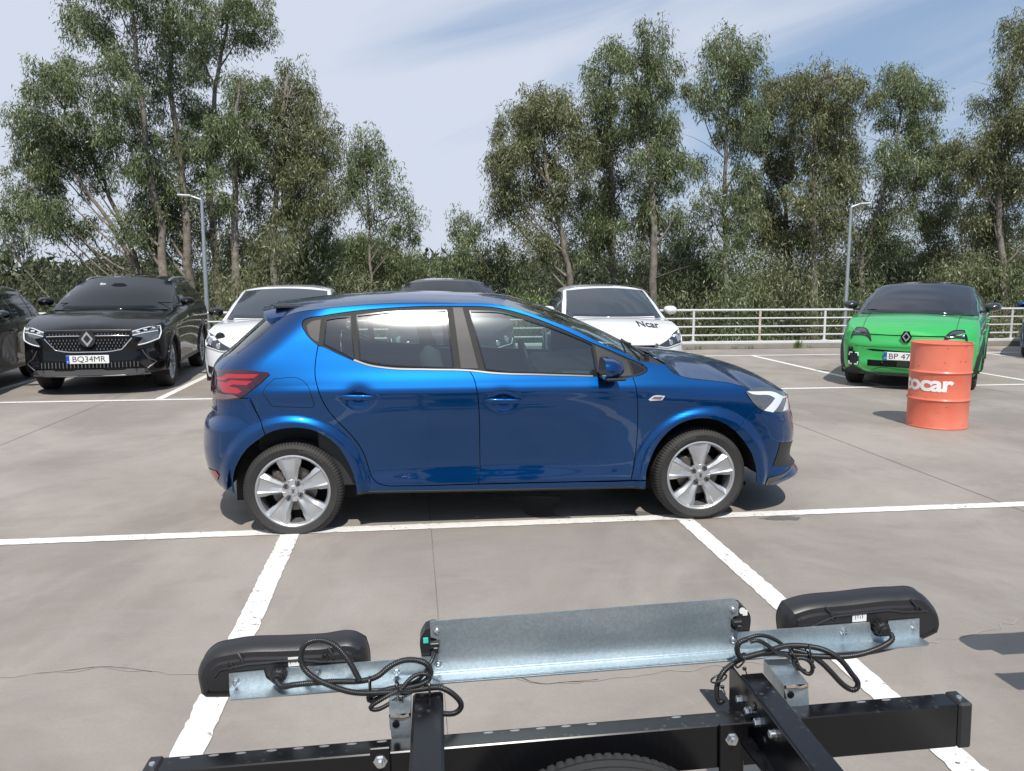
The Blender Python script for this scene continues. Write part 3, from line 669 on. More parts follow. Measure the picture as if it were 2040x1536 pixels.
        g = MB(); g.box((1.945, s * 1.0, .952), (.125, .185, .018), bev=.007); g.tube([(1.955, s * .90, .96), (1.955, s * .96, .955)], [.03, .028], 10); g.box((1.95, s * .90, .962), (.10, .10, .022), bev=.008); g.build('mirror_foot', C['trim'], mo)
    # ---- front face details (seen from other places)
    bv = bvh_of([bump_f])
    gr = drape('grille', [(-.60, .66), (-.62, .74), (.62, .74), (.60, .66), (.52, .58), (-.52, .58)], bv, C['trim'], bump_f, off=.006)
    drape('air_intake', [(-.55, .29), (-.50, .46), (.50, .46), (.55, .29)], bv, C['black'], bump_f, off=.006)
    pl = drape('number_plate', [(-.26, .47), (-.26, .58), (.26, .58), (.26, .47)], bv, C['plate'], bump_f, off=.014, curve=False)
    bv2 = bvh_of([bump_r]); drape('number_plate', [(-.26, .47), (-.26, .58), (.26, .58), (.26, .47)], bv2, C['plate'], bump_r, '-x', off=.012, curve=False)
    # ---- wheels
    for (x, rz, fl) in ((.0, .268, True), (2.57, .292, False)):
        for s in (-1, 1):
            wh = empty('wheel', (x, s * .865, .0), 0 if s < 0 else math.pi); wh.parent = root
            wh.location = (x, s * .783, rz)
            make_tyre(.302 if fl else .305, .185, .222, C['rubber'], wh, 96, flat=-rz + .001)
            rm = make_rim(.222, 5, C['alloy'], wh, C['alloy'], C['trim'], 4, (.030, .083), -.080, ang0=96 if fl else 93)
            wh.rotation_euler = (0, 0, 0 if s < 0 else math.pi)
            if s < 0:
                # raised lettering on the tyre and the small emblem on the cap
                for k_, st in enumerate(('Continental', 'Continental')):
                    c0 = (62 if fl else 118) - 180 * k_
                    def bend(P):
                        rr = .262 + P[:, 1]; th = R(c0) - P[:, 0] / .262
                        return np.c_[rr * np.cos(th), np.full(len(P), -.1015) - P[:, 2] + (rr - .262)**2 * 2, rr * np.sin(th)]
                    flat_text('tyre_lettering', st, .034, None, C['rubber_mark'], wh.children[0], .0, fn=bend)
                for sg in (-1, 1):
                    q = MB(); q.tube([(sg * .012, -.0832, .012), (sg * .004, -.0832, .011), (sg * .0022, -.0832, 0), (sg * .004, -.0832, -.011), (sg * .012, -.0832, -.012)], .0018, 6); q.build('cap_emblem', C['ink'], rm)
    # wheel housings
    for x in (0, 2.57):
        for s in (-1, 1):
            b = MB(); n = 28; V = []
            for i in range(n + 1):
                a = R(180 * i / n)
                for y in (.88, .60): V.append((x + .385 * math.cos(a), s * y, .29 + .385 * math.sin(a)))
            F = [(2 * i, 2 * i + 1, 2 * i + 3, 2 * i + 2) for i in range(n)]; b.add(V, F)
            b.add([(x - .39, s * .60, .15), (x + .39, s * .60, .15), (x + .39, s * .60, .70), (x - .39, s * .60, .70)], [(0, 1, 2, 3)])
            b.build('wheel_housing', C['wellliner'], root)
    # ---- underbody and cabin
    b = MB(); b.box((1.28, 0, .25), (3.3, 1.2, .10), bev=.02); b.box((1.29, 0, .26), (1.78, 1.62, .06), bev=.02); b.box((3.05, 0, .40), (.5, 1.1, .30), bev=.05); b.box((-.35, 0, .42), (.35, 1.1, .25), bev=.04)
    for x, s_ in ((.78, 1), (1.0, 1)): b.box((x, -.72, .20), (.10, .04, .05), bev=.01)
    b.box((1.7, -.70, .205), (.5, .05, .03), bev=.01); b.box((2.86, -.62, .19), (.16, .2, .02), bev=.004)
    b.tube([(-.5, .35, .28), (.6, .3, .22), (1.6, .25, .22), (2.4, .2, .25)], .035, 10); b.build('underbody', C['black'], root)
    tr = MB()
    for s in (-1, 1): tr.box((1.1, s * .80, .61), (1.9, .03, .66), bev=.01); tr.box((1.1, s * .775, .83), (1.85, .06, .10), bev=.03)
    tr.box((.02, 0, .72), (.6, 1.3, .5), bev=.05)
    tr.build('door_lining', C['dash'], root)
    ds = MB(); ds.box((1.88, 0, .86), (.50, 1.52, .20), bev=.06); ds.box((2.10, 0, .93), (.42, 1.45, .10), bev=.03); ds.box((1.55, 0, .55), (.9, .22, .35), bev=.04); ds.build('dashboard', C['dash'], root)
    st = MB(); ring = [(1.60 - .05 * math.sin(a) , .36 + .185 * math.cos(a), .90 + .175 * math.sin(a)) for a in np.linspace(0, 2 * math.pi, 33)]; st.tube(ring, .016, 8, False); st.cyl((1.60, .36, .90), (1.80, .36, .82), .03); st.box((1.60, .36, .90), (.03, .30, .05), bev=.01); st.build('steering_wheel', C['dash'], root)
    for (x, ys_, w_) in ((1.10, (-.37, .37), .50), (.30, (-.02,), 1.30)):
        for y in ys_:
            s_ = MB(); s_.box((x + .10, y, .52), (.50, w_, .16), bev=.05)
            rot = Matrix.Rotation(R(-14), 3, 'Y'); s_.box((x - .20, y, .84), (.13, w_ * .96, .58), rot=np.array(rot), bev=.05)
            for yy in ((y,) if w_ < 1 else (y - .38, y, y + .38)):
                s_.box((x - .285, yy, 1.20), (.09, .25, .17), rot=np.array(rot), bev=.04); s_.cyl((x - .26, yy - .05, 1.08), (x - .28, yy - .05, 1.16), .006, 6); s_.cyl((x - .26, yy + .05, 1.08), (x - .28, yy + .05, 1.16), .006, 6)
            s_.build('seat', C['seat'], root, ang=50)
    hl_ = MB(); hl_.box((.62, 0, 1.375), (1.5, 1.05, .02), bev=.005); hl_.build('headlining', C['dash'], root)
    m_ = MB(); m_.box((1.60, 0, 1.30), (.03, .22, .06), bev=.015); m_.cyl((1.62, 0, 1.32), (1.66, 0, 1.36), .01, 6); m_.build('rear_view_mirror', C['black'], root)
    return root
CAR_MATS['whitelamp'] = mat('white running light', (.66, .69, .72), .25, coat=1.)
CAR_MATS['chrome_dark'] = mat('dark bright strip', (.16, .155, .15), .3, .7)
CAR_MATS['rubber_mark'] = mat('tyre lettering', (.075, .073, .07), .6)
hero_car = build_hero()
# ---------------------------------------------------------------- parking deck
def concrete():
    mt = bpy.data.materials.new('deck concrete'); mt.use_nodes = True; nt = mt.node_tree; N = nt.nodes; L = nt.links; b = N['Principled BSDF']
    tc = N.new('ShaderNodeTexCoord'); P = tc.outputs['Object']
    def noise(sc, det=6, ro=.6, dist=0., scale=None):
        n = N.new('ShaderNodeTexNoise'); n.inputs['Scale'].default_value = sc; n.inputs['Detail'].default_value = det; n.inputs['Roughness'].default_value = ro; n.inputs['Distortion'].default_value = dist
        if scale:
            mp = N.new('ShaderNodeMapping'); mp.inputs['Scale'].default_value = scale; L.new(P, mp.inputs[0]); L.new(mp.outputs[0], n.inputs['Vector'])
        else: L.new(P, n.inputs['Vector'])
        return n.outputs[0]
    def rng_(v, a, b_, c=0., d=1.):
        m = N.new('ShaderNodeMapRange'); L.new(v, m.inputs[0]); m.inputs[1].default_value = a; m.inputs[2].default_value = b_; m.inputs[3].default_value = c; m.inputs[4].default_value = d; return m.outputs[0]
    def mix(f, a, c, mode='MIX'):
        m = N.new('ShaderNodeMixRGB'); m.blend_type = mode; L.new(f, m.inputs[0])
        for i, v in ((1, a), (2, c)):
            if isinstance(v, tuple): m.inputs[i].default_value = (*v, 1)
            else: L.new(v, m.inputs[i])
        return m.outputs[0]
    c = mix(rng_(noise(.42, 5, .62, .8), .40, .62), (.245, .216, .188), (.345, .308, .270))
    c = mix(rng_(noise(1.3, 6, .65, 1.2, (1, .45, 1)), .50, .72, 0, .40), c, (.40, .37, .335))
    c = mix(rng_(noise(2.1, 6, .7, .6), .53, .75, 0, .45), c, (.19, .170, .150))
    c = mix(rng_(noise(.9, 4, .6, 2.2), .62, .75, 0, .35), c, (.33, .28, .20))
    c = mix(rng_(noise(5, 8, .7, .3, (.35, 1.6, 1)), .5, .8, 0, .35), c, (.36, .34, .315))
    c = mix(rng_(noise(60, 4, .7), .35, .75, 0, .22), c, (.16, .148, .135))
    c = mix(rng_(noise(260, 3, .7), .58, .8, 0, .55), c, (.40, .38, .35))
    L.new(c, b.inputs['Base Color'])
    L.new(rng_(noise(1.1, 5, .6, .8), .35, .7, .58, .78), b.inputs['Roughness']); b.inputs['Specular IOR Level'].default_value = .35
    bp = N.new('ShaderNodeBump'); bp.inputs['Strength'].default_value = .35; bp.inputs['Distance'].default_value = .002
    L.new(noise(180, 4, .7), bp.inputs['Height']); L.new(bp.outputs[0], b.inputs['Normal'])
    return mt
deck_m = concrete()
def plane(name, x0, x1, y0, y1, z, m, parent=None, nx=1, ny=1):
    X, Y = np.meshgrid(np.linspace(x0, x1, nx + 1), np.linspace(y0, y1, ny + 1)); V = np.c_[X.ravel(), Y.ravel(), np.full(X.size, z)]
    k = nx + 1; F = [(j * k + i, j * k + i + 1, (j + 1) * k + i + 1, (j + 1) * k + i) for j in range(ny) for i in range(nx)]
    return mesh_obj(name, V, F, m, parent, False)
deck = MB(); deck.box((0, 0, -.3), (120, 34.2, .6)); deck = deck.build('parking_deck', deck_m, None, False); deck.location = (0, 0, 0); tag(deck, None, kind='structure')
def line_paint():
    mt = mat('worn white line paint', (.66, .64, .60), .62); nt = mt.node_tree; N = nt.nodes; L = nt.links; b = N['Principled BSDF']; tc = N.new('ShaderNodeTexCoord')
    def nz(sc, a, c, lo=0., hi=1.):
        n = N.new('ShaderNodeTexNoise'); n.inputs['Scale'].default_value = sc; n.inputs['Detail'].default_value = 5; n.inputs['Roughness'].default_value = .65; L.new(tc.outputs['Object'], n.inputs['Vector'])
        m = N.new('ShaderNodeMapRange'); L.new(n.outputs[0], m.inputs[0]); m.inputs[1].default_value = a; m.inputs[2].default_value = c; m.inputs[3].default_value = lo; m.inputs[4].default_value = hi; return m.outputs[0]
    mx = N.new('ShaderNodeMixRGB'); L.new(nz(14, .4, .75, 0, .5), mx.inputs[0]); mx.inputs[1].default_value = (.78, .76, .72, 1); mx.inputs[2].default_value = (.58, .55, .50, 1)
    L.new(mx.outputs[0], b.inputs['Base Color'])
    # flakes: paint missing where two noises agree
    a1 = nz(30, .615, .63); a2 = nz(2.2, .42, .56); mu = N.new('ShaderNodeMath'); mu.operation = 'MULTIPLY'; L.new(a1, mu.inputs[0]); L.new(a2, mu.inputs[1])
    iv = N.new('ShaderNodeMath'); iv.operation = 'SUBTRACT'; iv.inputs[0].default_value = 1; L.new(mu.outputs[0], iv.inputs[1]); L.new(iv.outputs[0], b.inputs['Alpha'])
    return mt
line_m = line_paint()
def ribbon(name, P, w, z, m, rough=0.0, seed=1):
    """flat strip along P with slightly ragged edges"""
    P = np.asarray(P, float); L = np.r_[0, np.cumsum(np.linalg.norm(np.diff(P, axis=0), axis=1))]; n = max(2, int(L[-1] / .03)); u = np.linspace(0, L[-1], n)
    Q = np.stack([np.interp(u, L, P[:, i]) for i in range(2)], 1); T = np.gradient(Q, axis=0); T /= np.linalg.norm(T, axis=1)[:, None]; Nn = np.c_[-T[:, 1], T[:, 0]]
    g = np.random.default_rng(seed); j = g.normal(0, rough, (n, 2)); w = w if np.ndim(w) else np.full(n, w); w = np.interp(u, np.linspace(0, L[-1], len(w)), w)
    A = Q + Nn * (w / 2 + j[:, 0])[:, None]; B = Q - Nn * (w / 2 + j[:, 1])[:, None]; V = np.concatenate([np.c_[A, np.full(n, z)], np.c_[B, np.full(n, z)]])
    return mesh_obj(name, V, [(i, n + i, n + i + 1, i + 1) for i in range(n - 1)], m, None, False)
LW = .105
def st(o): return tag(o, None, kind='structure')
st(ribbon('bay_line', [(-14, 4.95), (-.73, 4.937), (14, 4.92)], LW, .004, line_m, .0022, 2))
for k in range(-5, 6):
    x = -.759 + 2.5 * k; st(ribbon('bay_line', [(x, -3.2), (x, 4.937 - LW / 2 - .002)], LW * 1.05, .004, line_m, .0022, 10 + k))
st(ribbon('bay_line', [(-30, 10.70), (0, 10.663), (30, 10.65)], LW, .004, line_m, .0022, 3))
st(ribbon('bay_line', [(-30, 15.35), (30, 15.34)], LW, .004, line_m, .0022, 4))
for k in range(-8, 11):
    x = -5.745 + 2.5 * k; st(ribbon('bay_line', [(x, 10.68 + LW / 2), (x, 15.34 - LW / 2 - .004)], LW, .004, line_m, .0022, 30 + k))
joint_m = mat('joint sealant', (.13, .115, .10), .9)
for k in range(-7, 8): st(ribbon('deck_joint', [(.1 + 3.95 * k, -10), (.1 + 3.95 * k + (.02 if k else 0), 17)], (.003 if k == 0 else .006), .002, joint_m, .0004, 60 + k))
crack_m = mat('crack filler', (.34, .30, .245), .9); crack_d = mat('open crack', (.09, .08, .07), .9)
def crack(P, w, m, seed, amp=.02):
    g = np.random.default_rng(seed); P = np.asarray(P, float); out = [P[0]]
    for a, b in zip(P[:-1], P[1:]):
        n = max(2, int(np.linalg.norm(b - a) / .05))
        for i in range(1, n + 1): out.append(a + (b - a) * i / n + g.normal(0, amp, 2) * (i < n) * .6)
    st(ribbon('deck_crack', out, w, .0025, m, w * .25, seed))
crack([(-2.6, 3.18), (-1.629, 3.206), (-1.25, 3.245), (-.99, 3.15), (-.4, 3.10), (.333, 2.99), (.486, 2.89), (.819, 2.901), (1.3, 2.95), (2.01, 3.0), (2.312, 3.048), (2.55, 3.12), (2.79, 3.224), (3.6, 3.30)], .0042, crack_m, 5)
crack([(.36, 2.975), (.486, 2.885), (.7, 2.90)], .003, crack_d, 6, .006); crack([(-1.5, 3.22), (-1.25, 3.25), (-1.05, 3.18)], .0025, crack_d, 8, .006)
# dark water / oil marks
wet_m = mat('wet stain', (.075, .068, .060), .35, spec=.5)
def blob(P, m, z=.0022, jit=.006):
    O = densify(P, .03); O = O + np.random.default_rng(4).normal(0, jit, O.shape); Q, T, _ = tri2d(O, (), .15); st(mesh_obj('deck_stain', np.c_[Q, np.full(len(Q), z)], T.tolist(), m, None, False))
blob([(.45, 5.52), (.60, 5.46), (.75, 5.36), (.72, 5.20), (.76, 5.06), (.84, 5.02), (1.02, 5.01), (.95, 5.06), (.92, 5.20), (.98, 5.34), (1.05, 5.5), (.8, 5.56)], wet_m)
damp_m = mat('damp concrete', (.15, .138, .125), .6)
blob([(2.22, 4.84), (2.35, 4.78), (2.47, 4.78), (2.50, 4.84), (2.40, 4.88)], damp_m); blob([(1.28, 5.06), (1.38, 5.10), (1.55, 5.08), (1.62, 5.03), (1.4, 5.0)], damp_m)
# ---------------------------------------------------------------- the other parked cars
def far_shape(hw, H, b, wb, fo, ro, hood=None, wr=.33, flare=.018, nf=2.6, fprof=None, rprof=None, taper=1.0, az=None):
    """hw half width, H roof, b waist height, wb wheelbase, fo / ro overhangs"""
    zs = [.14, .25, .40, .55, .70, b - .16, b - .07, b, b + .08, b + .20, H - .20, H - .10, H - .03]
    door = [.92, .95, .955, .965, .985, 1.0, .99, .955, .915, .858, .797, .757, .70]
    rear = [.90, .93, .95, .96, .97, .975, .955, .92, .88, .81, .74, .69, .60]
    frt = [.92, .96, .985, .99, .99, .975, .93, .87, .80, .73, .67, .62, .56]
    tip = [.89, .93, .955, .965, .955, .92, .87, .80, .73, .67, .60, .55, .50]
    xs = [-ro, -.25, .2, .8, 1.5, wb - .45, wb, wb + .45, wb + fo]
    T = np.array([rear, [(r + d) / 2 for r, d in zip(rear, door)], [.3 * r + .7 * d for r, d in zip(rear, door)], door, door, [(f + d) / 2 for f, d in zip(frt, door)], frt, [(f + t) / 2 for f, t in zip(frt, tip)], tip]) * hw
    F = fprof or ([.14, .24, .38, .55, .70, .82, .95, 1.3, 1.6], [-.10, -.02, -.01, .0, -.01, -.04, -.14, -.7, -1.2])
    Rr = rprof or ([.14, .25, .45, .65, .80, b, b + .2, H - .15, H], [.10, .03, .0, .01, .05, .09, .25, .45, .6])
    return Shape(xs=xs, zs=zs, T=T, axles=(0., wb), az=az or wr - .01, flare=flare, fr0=wr + .085, fr1=wr + .14, bumps=[], q=2.4, fd=.50, rd=.42, L=.85, nf=nf, nr=2.5, fz=F[0], fx=[wb + fo + v for v in F[1]], rz=Rr[0], rx=[-ro + v for v in Rr[1]])
def far_car(name, sh, m, loc, ang, label, group, hw, H, b, wb, fo, ro, wr, hood_z, nose_z, ws_base, ws_top, roof_m=None, sill=.24, glass=None, pillar=None, dlo=None, archm=None, rimkw=None, rail_drop=.10):
    C = CAR_MATS; root = empty(name, loc, R(ang), label, 'car', group)
    roof_m = roof_m or m; glass = glass or C['darkglass']
    zt = H - rail_drop
    def arch(ax): return [(ax + (wr + .05) * math.cos(a), wr - .01 + (wr + .05) * math.sin(a)) for a in np.linspace(R(-12), R(192), 17)]
    ra, fa = arch(0.), arch(wb)
    am = lambda z: sh.amax(z) - 1e-6
    an = lambda z: sh.amin(z) + 1e-6
    xe = -ro + .30
    ztail = b + .16
    rail = [(xe, zt - .05), (xe + .35, zt - .012), (.6, zt), (ws_top, zt - .012)]
    n = 7; wsl = [(ws_top + (ws_base - ws_top) * i / n, (zt - .012) + (hood_z - .01 - zt + .012) * (i / n)**1.12) for i in range(1, n + 1)]
    hl = [(ws_base + .12, hood_z - .025), (wb + .1, hood_z - .055), (wb + fo * .45, (hood_z + nose_z) / 2 - .01), (sh.amax(nose_z) - .35, nose_z + .012), (am(nose_z), nose_z)]
    out = fa[::-1] and ([(p[0], max(p[1], sill)) for p in ra] + [(-ro + .35, sill), (an(sill), sill + .02)][0:2])
    poly = ([(ra[0][0], sill)] + [p for p in ra if p[1] > sill + .01] + [(ra[-1][0], sill), (an(sill + .02), sill + .02)]
            + [(an(z), z) for z in np.linspace(sill + .04, zt - .06, 60)] + rail + wsl + hl
            + [(am(z), z) for z in np.linspace(nose_z - .01, sill, 50)] + [(fa[0][0], sill)] + [p for p in fa if p[1] > sill + .01] + [(fa[-1][0], sill)])
    body = panel('body', sh, poly[::-1], m, root, both=True, step=.035, gap=0, depth=.03, curve=False, ds=.05)
    def crv(L): return sh.S(np.array([p[0] for p in L]), np.array([p[1] for p in L]))
    rc = [(xe - .12, 0, H - .055), (xe + .3, 0, H - .012), (.7, 0, H), (ws_top + .13, 0, H - .022)]
    roof = loft('roof', crv(rail), rc, roof_m, root, p=3.2, px=1.3, ds=.08, nt=12)
    scr = loft('windscreen', crv([rail[-1]] + wsl), [(ws_top + .13, 0, H - .022), ((ws_top + ws_base) / 2 + .16, 0, (H + hood_z) / 2 + .035), (ws_base + .20, 0, hood_z + .02)], pillar or m, root, p=3.2, px=1.9, ds=.08, nt=12)
    hb = crv([(ws_base, hood_z - .01)] + hl); hb[-1, 1] = 0.
    hc = [(ws_base + .20, 0, hood_z + .02), (wb + .12, 0, hood_z - .004), (wb + fo * .6, 0, (hood_z + nose_z) / 2 + .035), (wb + fo - .06, 0, nose_z + .035), (sh.S([am(nose_z)], [nose_z])[0, 0] + .002, 0, nose_z)]
    hood = loft('bonnet', hb, hc, m, root, p=2.1, px=1.5, ds=.07, nt=14)
    bs = bvh_of([scr]); hwt = abs(crv([rail[-1]])[0, 1]); hwb = abs(crv([wsl[-1]])[0, 1])
    wsg = [(-hwb + .07, hood_z + .008), (-hwt + .035, H - .085), (-hwt * .5, H - .055), (hwt * .5, H - .055), (hwt - .035, H - .085), (hwb - .07, hood_z + .008)]
    pane = drape('windscreen_glass', wsg, bs, glass, scr, off=.014, depth=.016, step=.045, ds=.045)
    # side glass
    bb = bvh_of([body])
    D = dlo or [(-.28, b + .13), (.0, b + .22), (.35, zt - .075), (.9, zt - .055), (ws_top - .03, zt - .07), (ws_base - .42, b + .14), (ws_base - .12, b + .01), (ws_base - .4, b - .02), (.9, b - .0), (.1, b + .03)]
    for s in (-1, 1):
        fr = panel('window_frame', sh, D[::-1], C['gloss'], root, sides=(s,), off=.008, gap=0, depth=.010, step=.045, ds=.045)
        xm = .5 * (D[0][0] + ws_base) + .02
        I = inset(densify(D, .05), .028)
        for lo, hi in ((-9, .12), (.16, xm), (xm + .09, 9)):
            J = [(min(max(x, lo), hi), z) for x, z in I]; K = [J[0]]
            for q in J[1:]:
                if abs(q[0] - K[-1][0]) + abs(q[1] - K[-1][1]) > .008: K.append(q)
            if len(K) > 3 and abs(area2(np.array(K))) > .004: panel('side_window', sh, K[::-1] if area2(np.array(K)) < 0 else K, glass, fr, sides=(s,), off=.013, gap=0, depth=.004, step=.045, curve=False, ds=.05)
        for xx in (ws_base - .16 + .0, xm + .04, .02 + .12):
            pass
        # door gaps and handles
        xf, xm_ = wb - .48, xm + .06
        for xg in (xf, xm_):
            panel('door_gap', sh, [(xg, b - .04), (xg + .006, b - .04), (xg + .014, .6), (xg + .004, sill + .09), (xg - .002, sill + .09), (xg + .008, .6)], C['black'], body, sides=(s,), off=.002, gap=0, depth=.001, curve=False)
        for xh in (xf - .93, xm_ - .80):
            w0 = -sh.S([xh], [b - .14])[0, 1]; q = MB(); q.box((xh, s * (w0 + .012), b - .14), (.20, .03, .032), bev=.012); q.build('door_handle', m, body, ang=60)
        tl = panel('sill_trim', sh, [(ra[0][0] + .02, sill + .05), (fa[-1][0] - .02, sill + .05), (fa[-1][0] - .02, sill), (ra[0][0] + .02, sill)][::-1], C['trim'], body, sides=(s,), off=.004, gap=0, depth=.01, curve=False, step=.1)
        if archm:
            for ax in (0, wb):
                A = [(ax + r_ * math.cos(t), wr - .01 + r_ * math.sin(t)) for r_, ts in ((wr + .105, np.linspace(R(-8), R(188), 19)), (wr + .048, np.linspace(R(188), R(-8), 19))) for t in ts]
                panel('arch_trim', sh, A[::-1] if area2(np.array(A)) < 0 else A, archm, body, sides=(s,), off=.008, gap=0, depth=.012, curve=False, step=.05)
        # tail lamp
        panel('tail_lamp', sh, [(-ro + .02, b - .02), (-ro + .30, b - .04), (-ro + .22, b - .14), (-ro - .05, b - .20), (-ro - .2, b - .18), (-ro - .2, b - .04)], C['taillens'], body, sides=(s,), off=.006, gap=0, depth=.01, step=.06)
        # mirrors
        mw = -sh.S([ws_base - .34], [b + .02])[0, 1]
        mb = MB(); V = []; n1, n2 = 7, 14
        for i in range(n1 + 1):
            u = i / n1; sc = math.sin(math.acos(1 - u)) if u < 1 else 1.
            for j in range(n2):
                a = 2 * math.pi * j / n2; ca, sa = math.cos(a), math.sin(a)
                V.append((ws_base - .36 + .13 * (1 - u), s * (mw + .15 + .105 * sc * np.sign(ca) * abs(ca)**.8), b + .10 + .068 * sc * np.sign(sa) * abs(sa)**.8))
        F = [(i * n2 + j, i * n2 + (j + 1) % n2, (i + 1) * n2 + (j + 1) % n2, (i + 1) * n2 + j) for i in range(n1) for j in range(n2)] + [tuple(n1 * n2 + j for j in range(n2))]
        mb.add(V, F); mo = mb.build('door_mirror', (pillar or m) if roof_m is not m else MIRROR_M.get(name, m), root, ang=60)
        g = MB(); g.box((ws_base - .33, s * (mw + .03), b + .035), (.08, .16, .03), bev=.012); g.build('mirror_foot', C['trim'], mo)
    # underside, housings, wheels
    u = MB(); u.box((wb / 2, 0, sill + .10), (wb + .9, hw * 1.3, .16), bev=.03); u.box((wb / 2, 0, sill + .06), (wb - 2 * wr - .12, hw * 1.86, .08), bev=.01)
    u.box((wb + fo - .42, 0, .5), (.3, hw * 1.3, .4), bev=.05); u.build('underbody', C['black'], root)
    for ax in (0, wb):
        for s in (-1, 1):
            h = MB(); n = 16; V = []
            for i in range(n + 1):
                a = R(-20 + 220 * i / n)
                for y in (hw * .98, hw * .62): V.append((ax + (wr + .06) * math.cos(a), s * y, wr - .01 + (wr + .06) * math.sin(a)))
            h.add(V, [(2 * i, 2 * i + 1, 2 * i + 3, 2 * i + 2) for i in range(n)]); h.add([(ax - wr - .06, s * hw * .62, .15), (ax + wr + .06, s * hw * .62, .15), (ax + wr + .06, s * hw * .62, 2 * wr + .05), (ax - wr - .06, s * hw * .62, 2 * wr + .05)], [(0, 1, 2, 3)])
            h.build('wheel_housing', C['wellliner'], root)
            wh = empty('wheel', (ax, s * (hw * .95 - .105), wr - .005), 0 if s < 0 else math.pi); wh.parent = root
            make_tyre(wr, .21, wr - .105, C['rubber'], wh, 48, seg=3, flat=-wr + .006)
            kw = dict(spokes=5, halfw=(.02, .06), shape='wide'); kw.update(rimkw or {})
            make_rim(wr - .105, kw['spokes'], kw.get('m', C['alloy']), wh, C['trim'], C['trim'], 5, kw['halfw'], -.088, bolt=False)
    front = bvh_of([body, hood])
    return root, body, hood, scr, pane, front
CAR_MATS['taillens'] = mat('far tail lens', (.25, .006, .01), .08, coat=1.)
MIRROR_M = {}
def plate_on(root, parent, x, y, z, text, width=.40, shift=.020):
    """number plate: white board, blue band, black characters"""
    b = MB(); b.box((x, y, z), (.012, .52, .11), bev=.004); p = b.build('number_plate', CAR_MATS['plate'], parent)
    q = MB(); q.box((x + .0005, y - .238, z), (.013, .042, .106), bev=.001); q.build('plate_band', CAR_MATS['plateblue'], p)
    M = frame((x + .0075, y + shift, z), (0, 1, 0), (0, 0, 1), (1, 0, 0))
    flat_text('plate_characters', text, .105, M, CAR_MATS['ink'], p, .0, width=width)
    M2 = frame((x + .0085, y - .238, z - .030), (0, 1, 0), (0, 0, 1), (1, 0, 0)); flat_text('country_letter', 'P', .035, M2, CAR_MATS['plate'], p, 0.)
    return p
def diamond_badge(parent, x, y, z, h, m, back=None, tilt=0.):
    """interlocked double diamond outline"""
    w = h * .76
    if back:
        q = MB(); P = [(y + w * .70 * math.cos(a), z + h * .60 * math.sin(a)) for a in np.linspace(R(30), R(390), 7)[:-1]] if back[1] == 'hex' else [(y + w * .72 * math.cos(a), z + h * .56 * math.sin(a)) for a in np.linspace(0, 2 * math.pi, 25)[:-1]]
        if back[1] == 'hex': P = [(y, z + h * .60), (y + w * .66, z + h * .34), (y + w * .66, z - h * .34), (y, z - h * .60), (y - w * .66, z - h * .34), (y - w * .66, z + h * .34)]; P = [(y + w * .33, z + h * .58), (y + w * .72, z), (y + w * .33, z - h * .58), (y - w * .33, z - h * .58), (y - w * .72, z), (y - w * .33, z + h * .58)]
        q.prism([(p[0], p[1]) for p in P], frame((x - .03, 0, 0), (0, 1, 0), (0, 0, 1), (1, 0, 0)), .034); q.build('badge_base', back[0], parent)
    t, hh, ww = .12 * h, h / 2, w / 2
    def strip(pts, wd):
        P = np.array(pts, float); d = np.diff(P, axis=0); nn = np.c_[-d[:, 1], d[:, 0]]; nn /= np.linalg.norm(nn, axis=1)[:, None]
        q = [nn[0]] + [(nn[i] + nn[i + 1]) / max(.35, (1 + nn[i] @ nn[i + 1])) for i in range(len(nn) - 1)] + [nn[-1]]; q = np.array(q)
        return np.concatenate([P + q * wd / 2, (P - q * wd / 2)[::-1]])
    o = MB(); Mx = frame((x + .004, y, z), (0, 1, 0), (0, 0, 1), (1, 0, 0))
    A = [(ww * .10, -hh * .86), (-ww * .80, 0), (0, hh * .86), (ww * .22, hh * .62)]
    B = [(-ww * .22, -hh * .62), (0, -hh * .86 + 0), (ww * .80, 0), (-ww * .10 + ww * .1, hh * .86)]
    o1 = strip([(-ww * .28, hh * .50), (0, hh * .86), (ww * .82, 0), (ww * .18, -hh * .72)], t); o2 = strip([(ww * .28, -hh * .50), (0, -hh * .86), (-ww * .82, 0), (-ww * .18, hh * .72)], t)
    o3 = strip([(-ww * .45, 0), (0, hh * .46), (ww * .45, 0), (0, -hh * .46), (-ww * .45, 0)], t * .7)
    for s_, hgt in ((o1, .010), (o2, .009)):
        k = len(s_) // 2
        for i in range(k - 1):
            quad = [s_[i], s_[i + 1], s_[2 * k - 2 - i], s_[2 * k - 1 - i]]; o.prism(quad, Mx, hgt)
    o.build('badge', m, parent, False)
def strip_on(name, pts, w, bvh, m, parent, off=.008, h=.006, axis='x', start=6.):
    """thin moulding following a polyline (y,z) over the body front"""
    P = densify(pts, .03, closed=False); Q = []
    for q in P:
        for dz in (0, .02, .04, .07):
            l = bvh.ray_cast(Vector((start, q[0], q[1] + dz)), Vector((-1, 0, 0)))[0]
            if l: break
        Q.append(None if l is None else l.x)
    ok = [i for i, v in enumerate(Q) if v is not None]; Q = [(Q[min(ok, key=lambda j: abs(j - i))] + off, P[i][0], P[i][1]) for i in range(len(P))]
    b = MB(); b.tube(Q, w / 2, 8); return b.build(name, m, parent, ang=60)

def fhit(bv, y, z):
    for dy in (.0013, -.004, .01, .03):
        for dz in (.0007, .006, -.01, .03, -.04, .08):
            l = bv.ray_cast(Vector((6, y + dy, z + dz)), Vector((-1, 0, 0)))[0]
            if l: return Vector((l.x, y, z))
    raise RuntimeError('no hit %s %s' % (y, z))
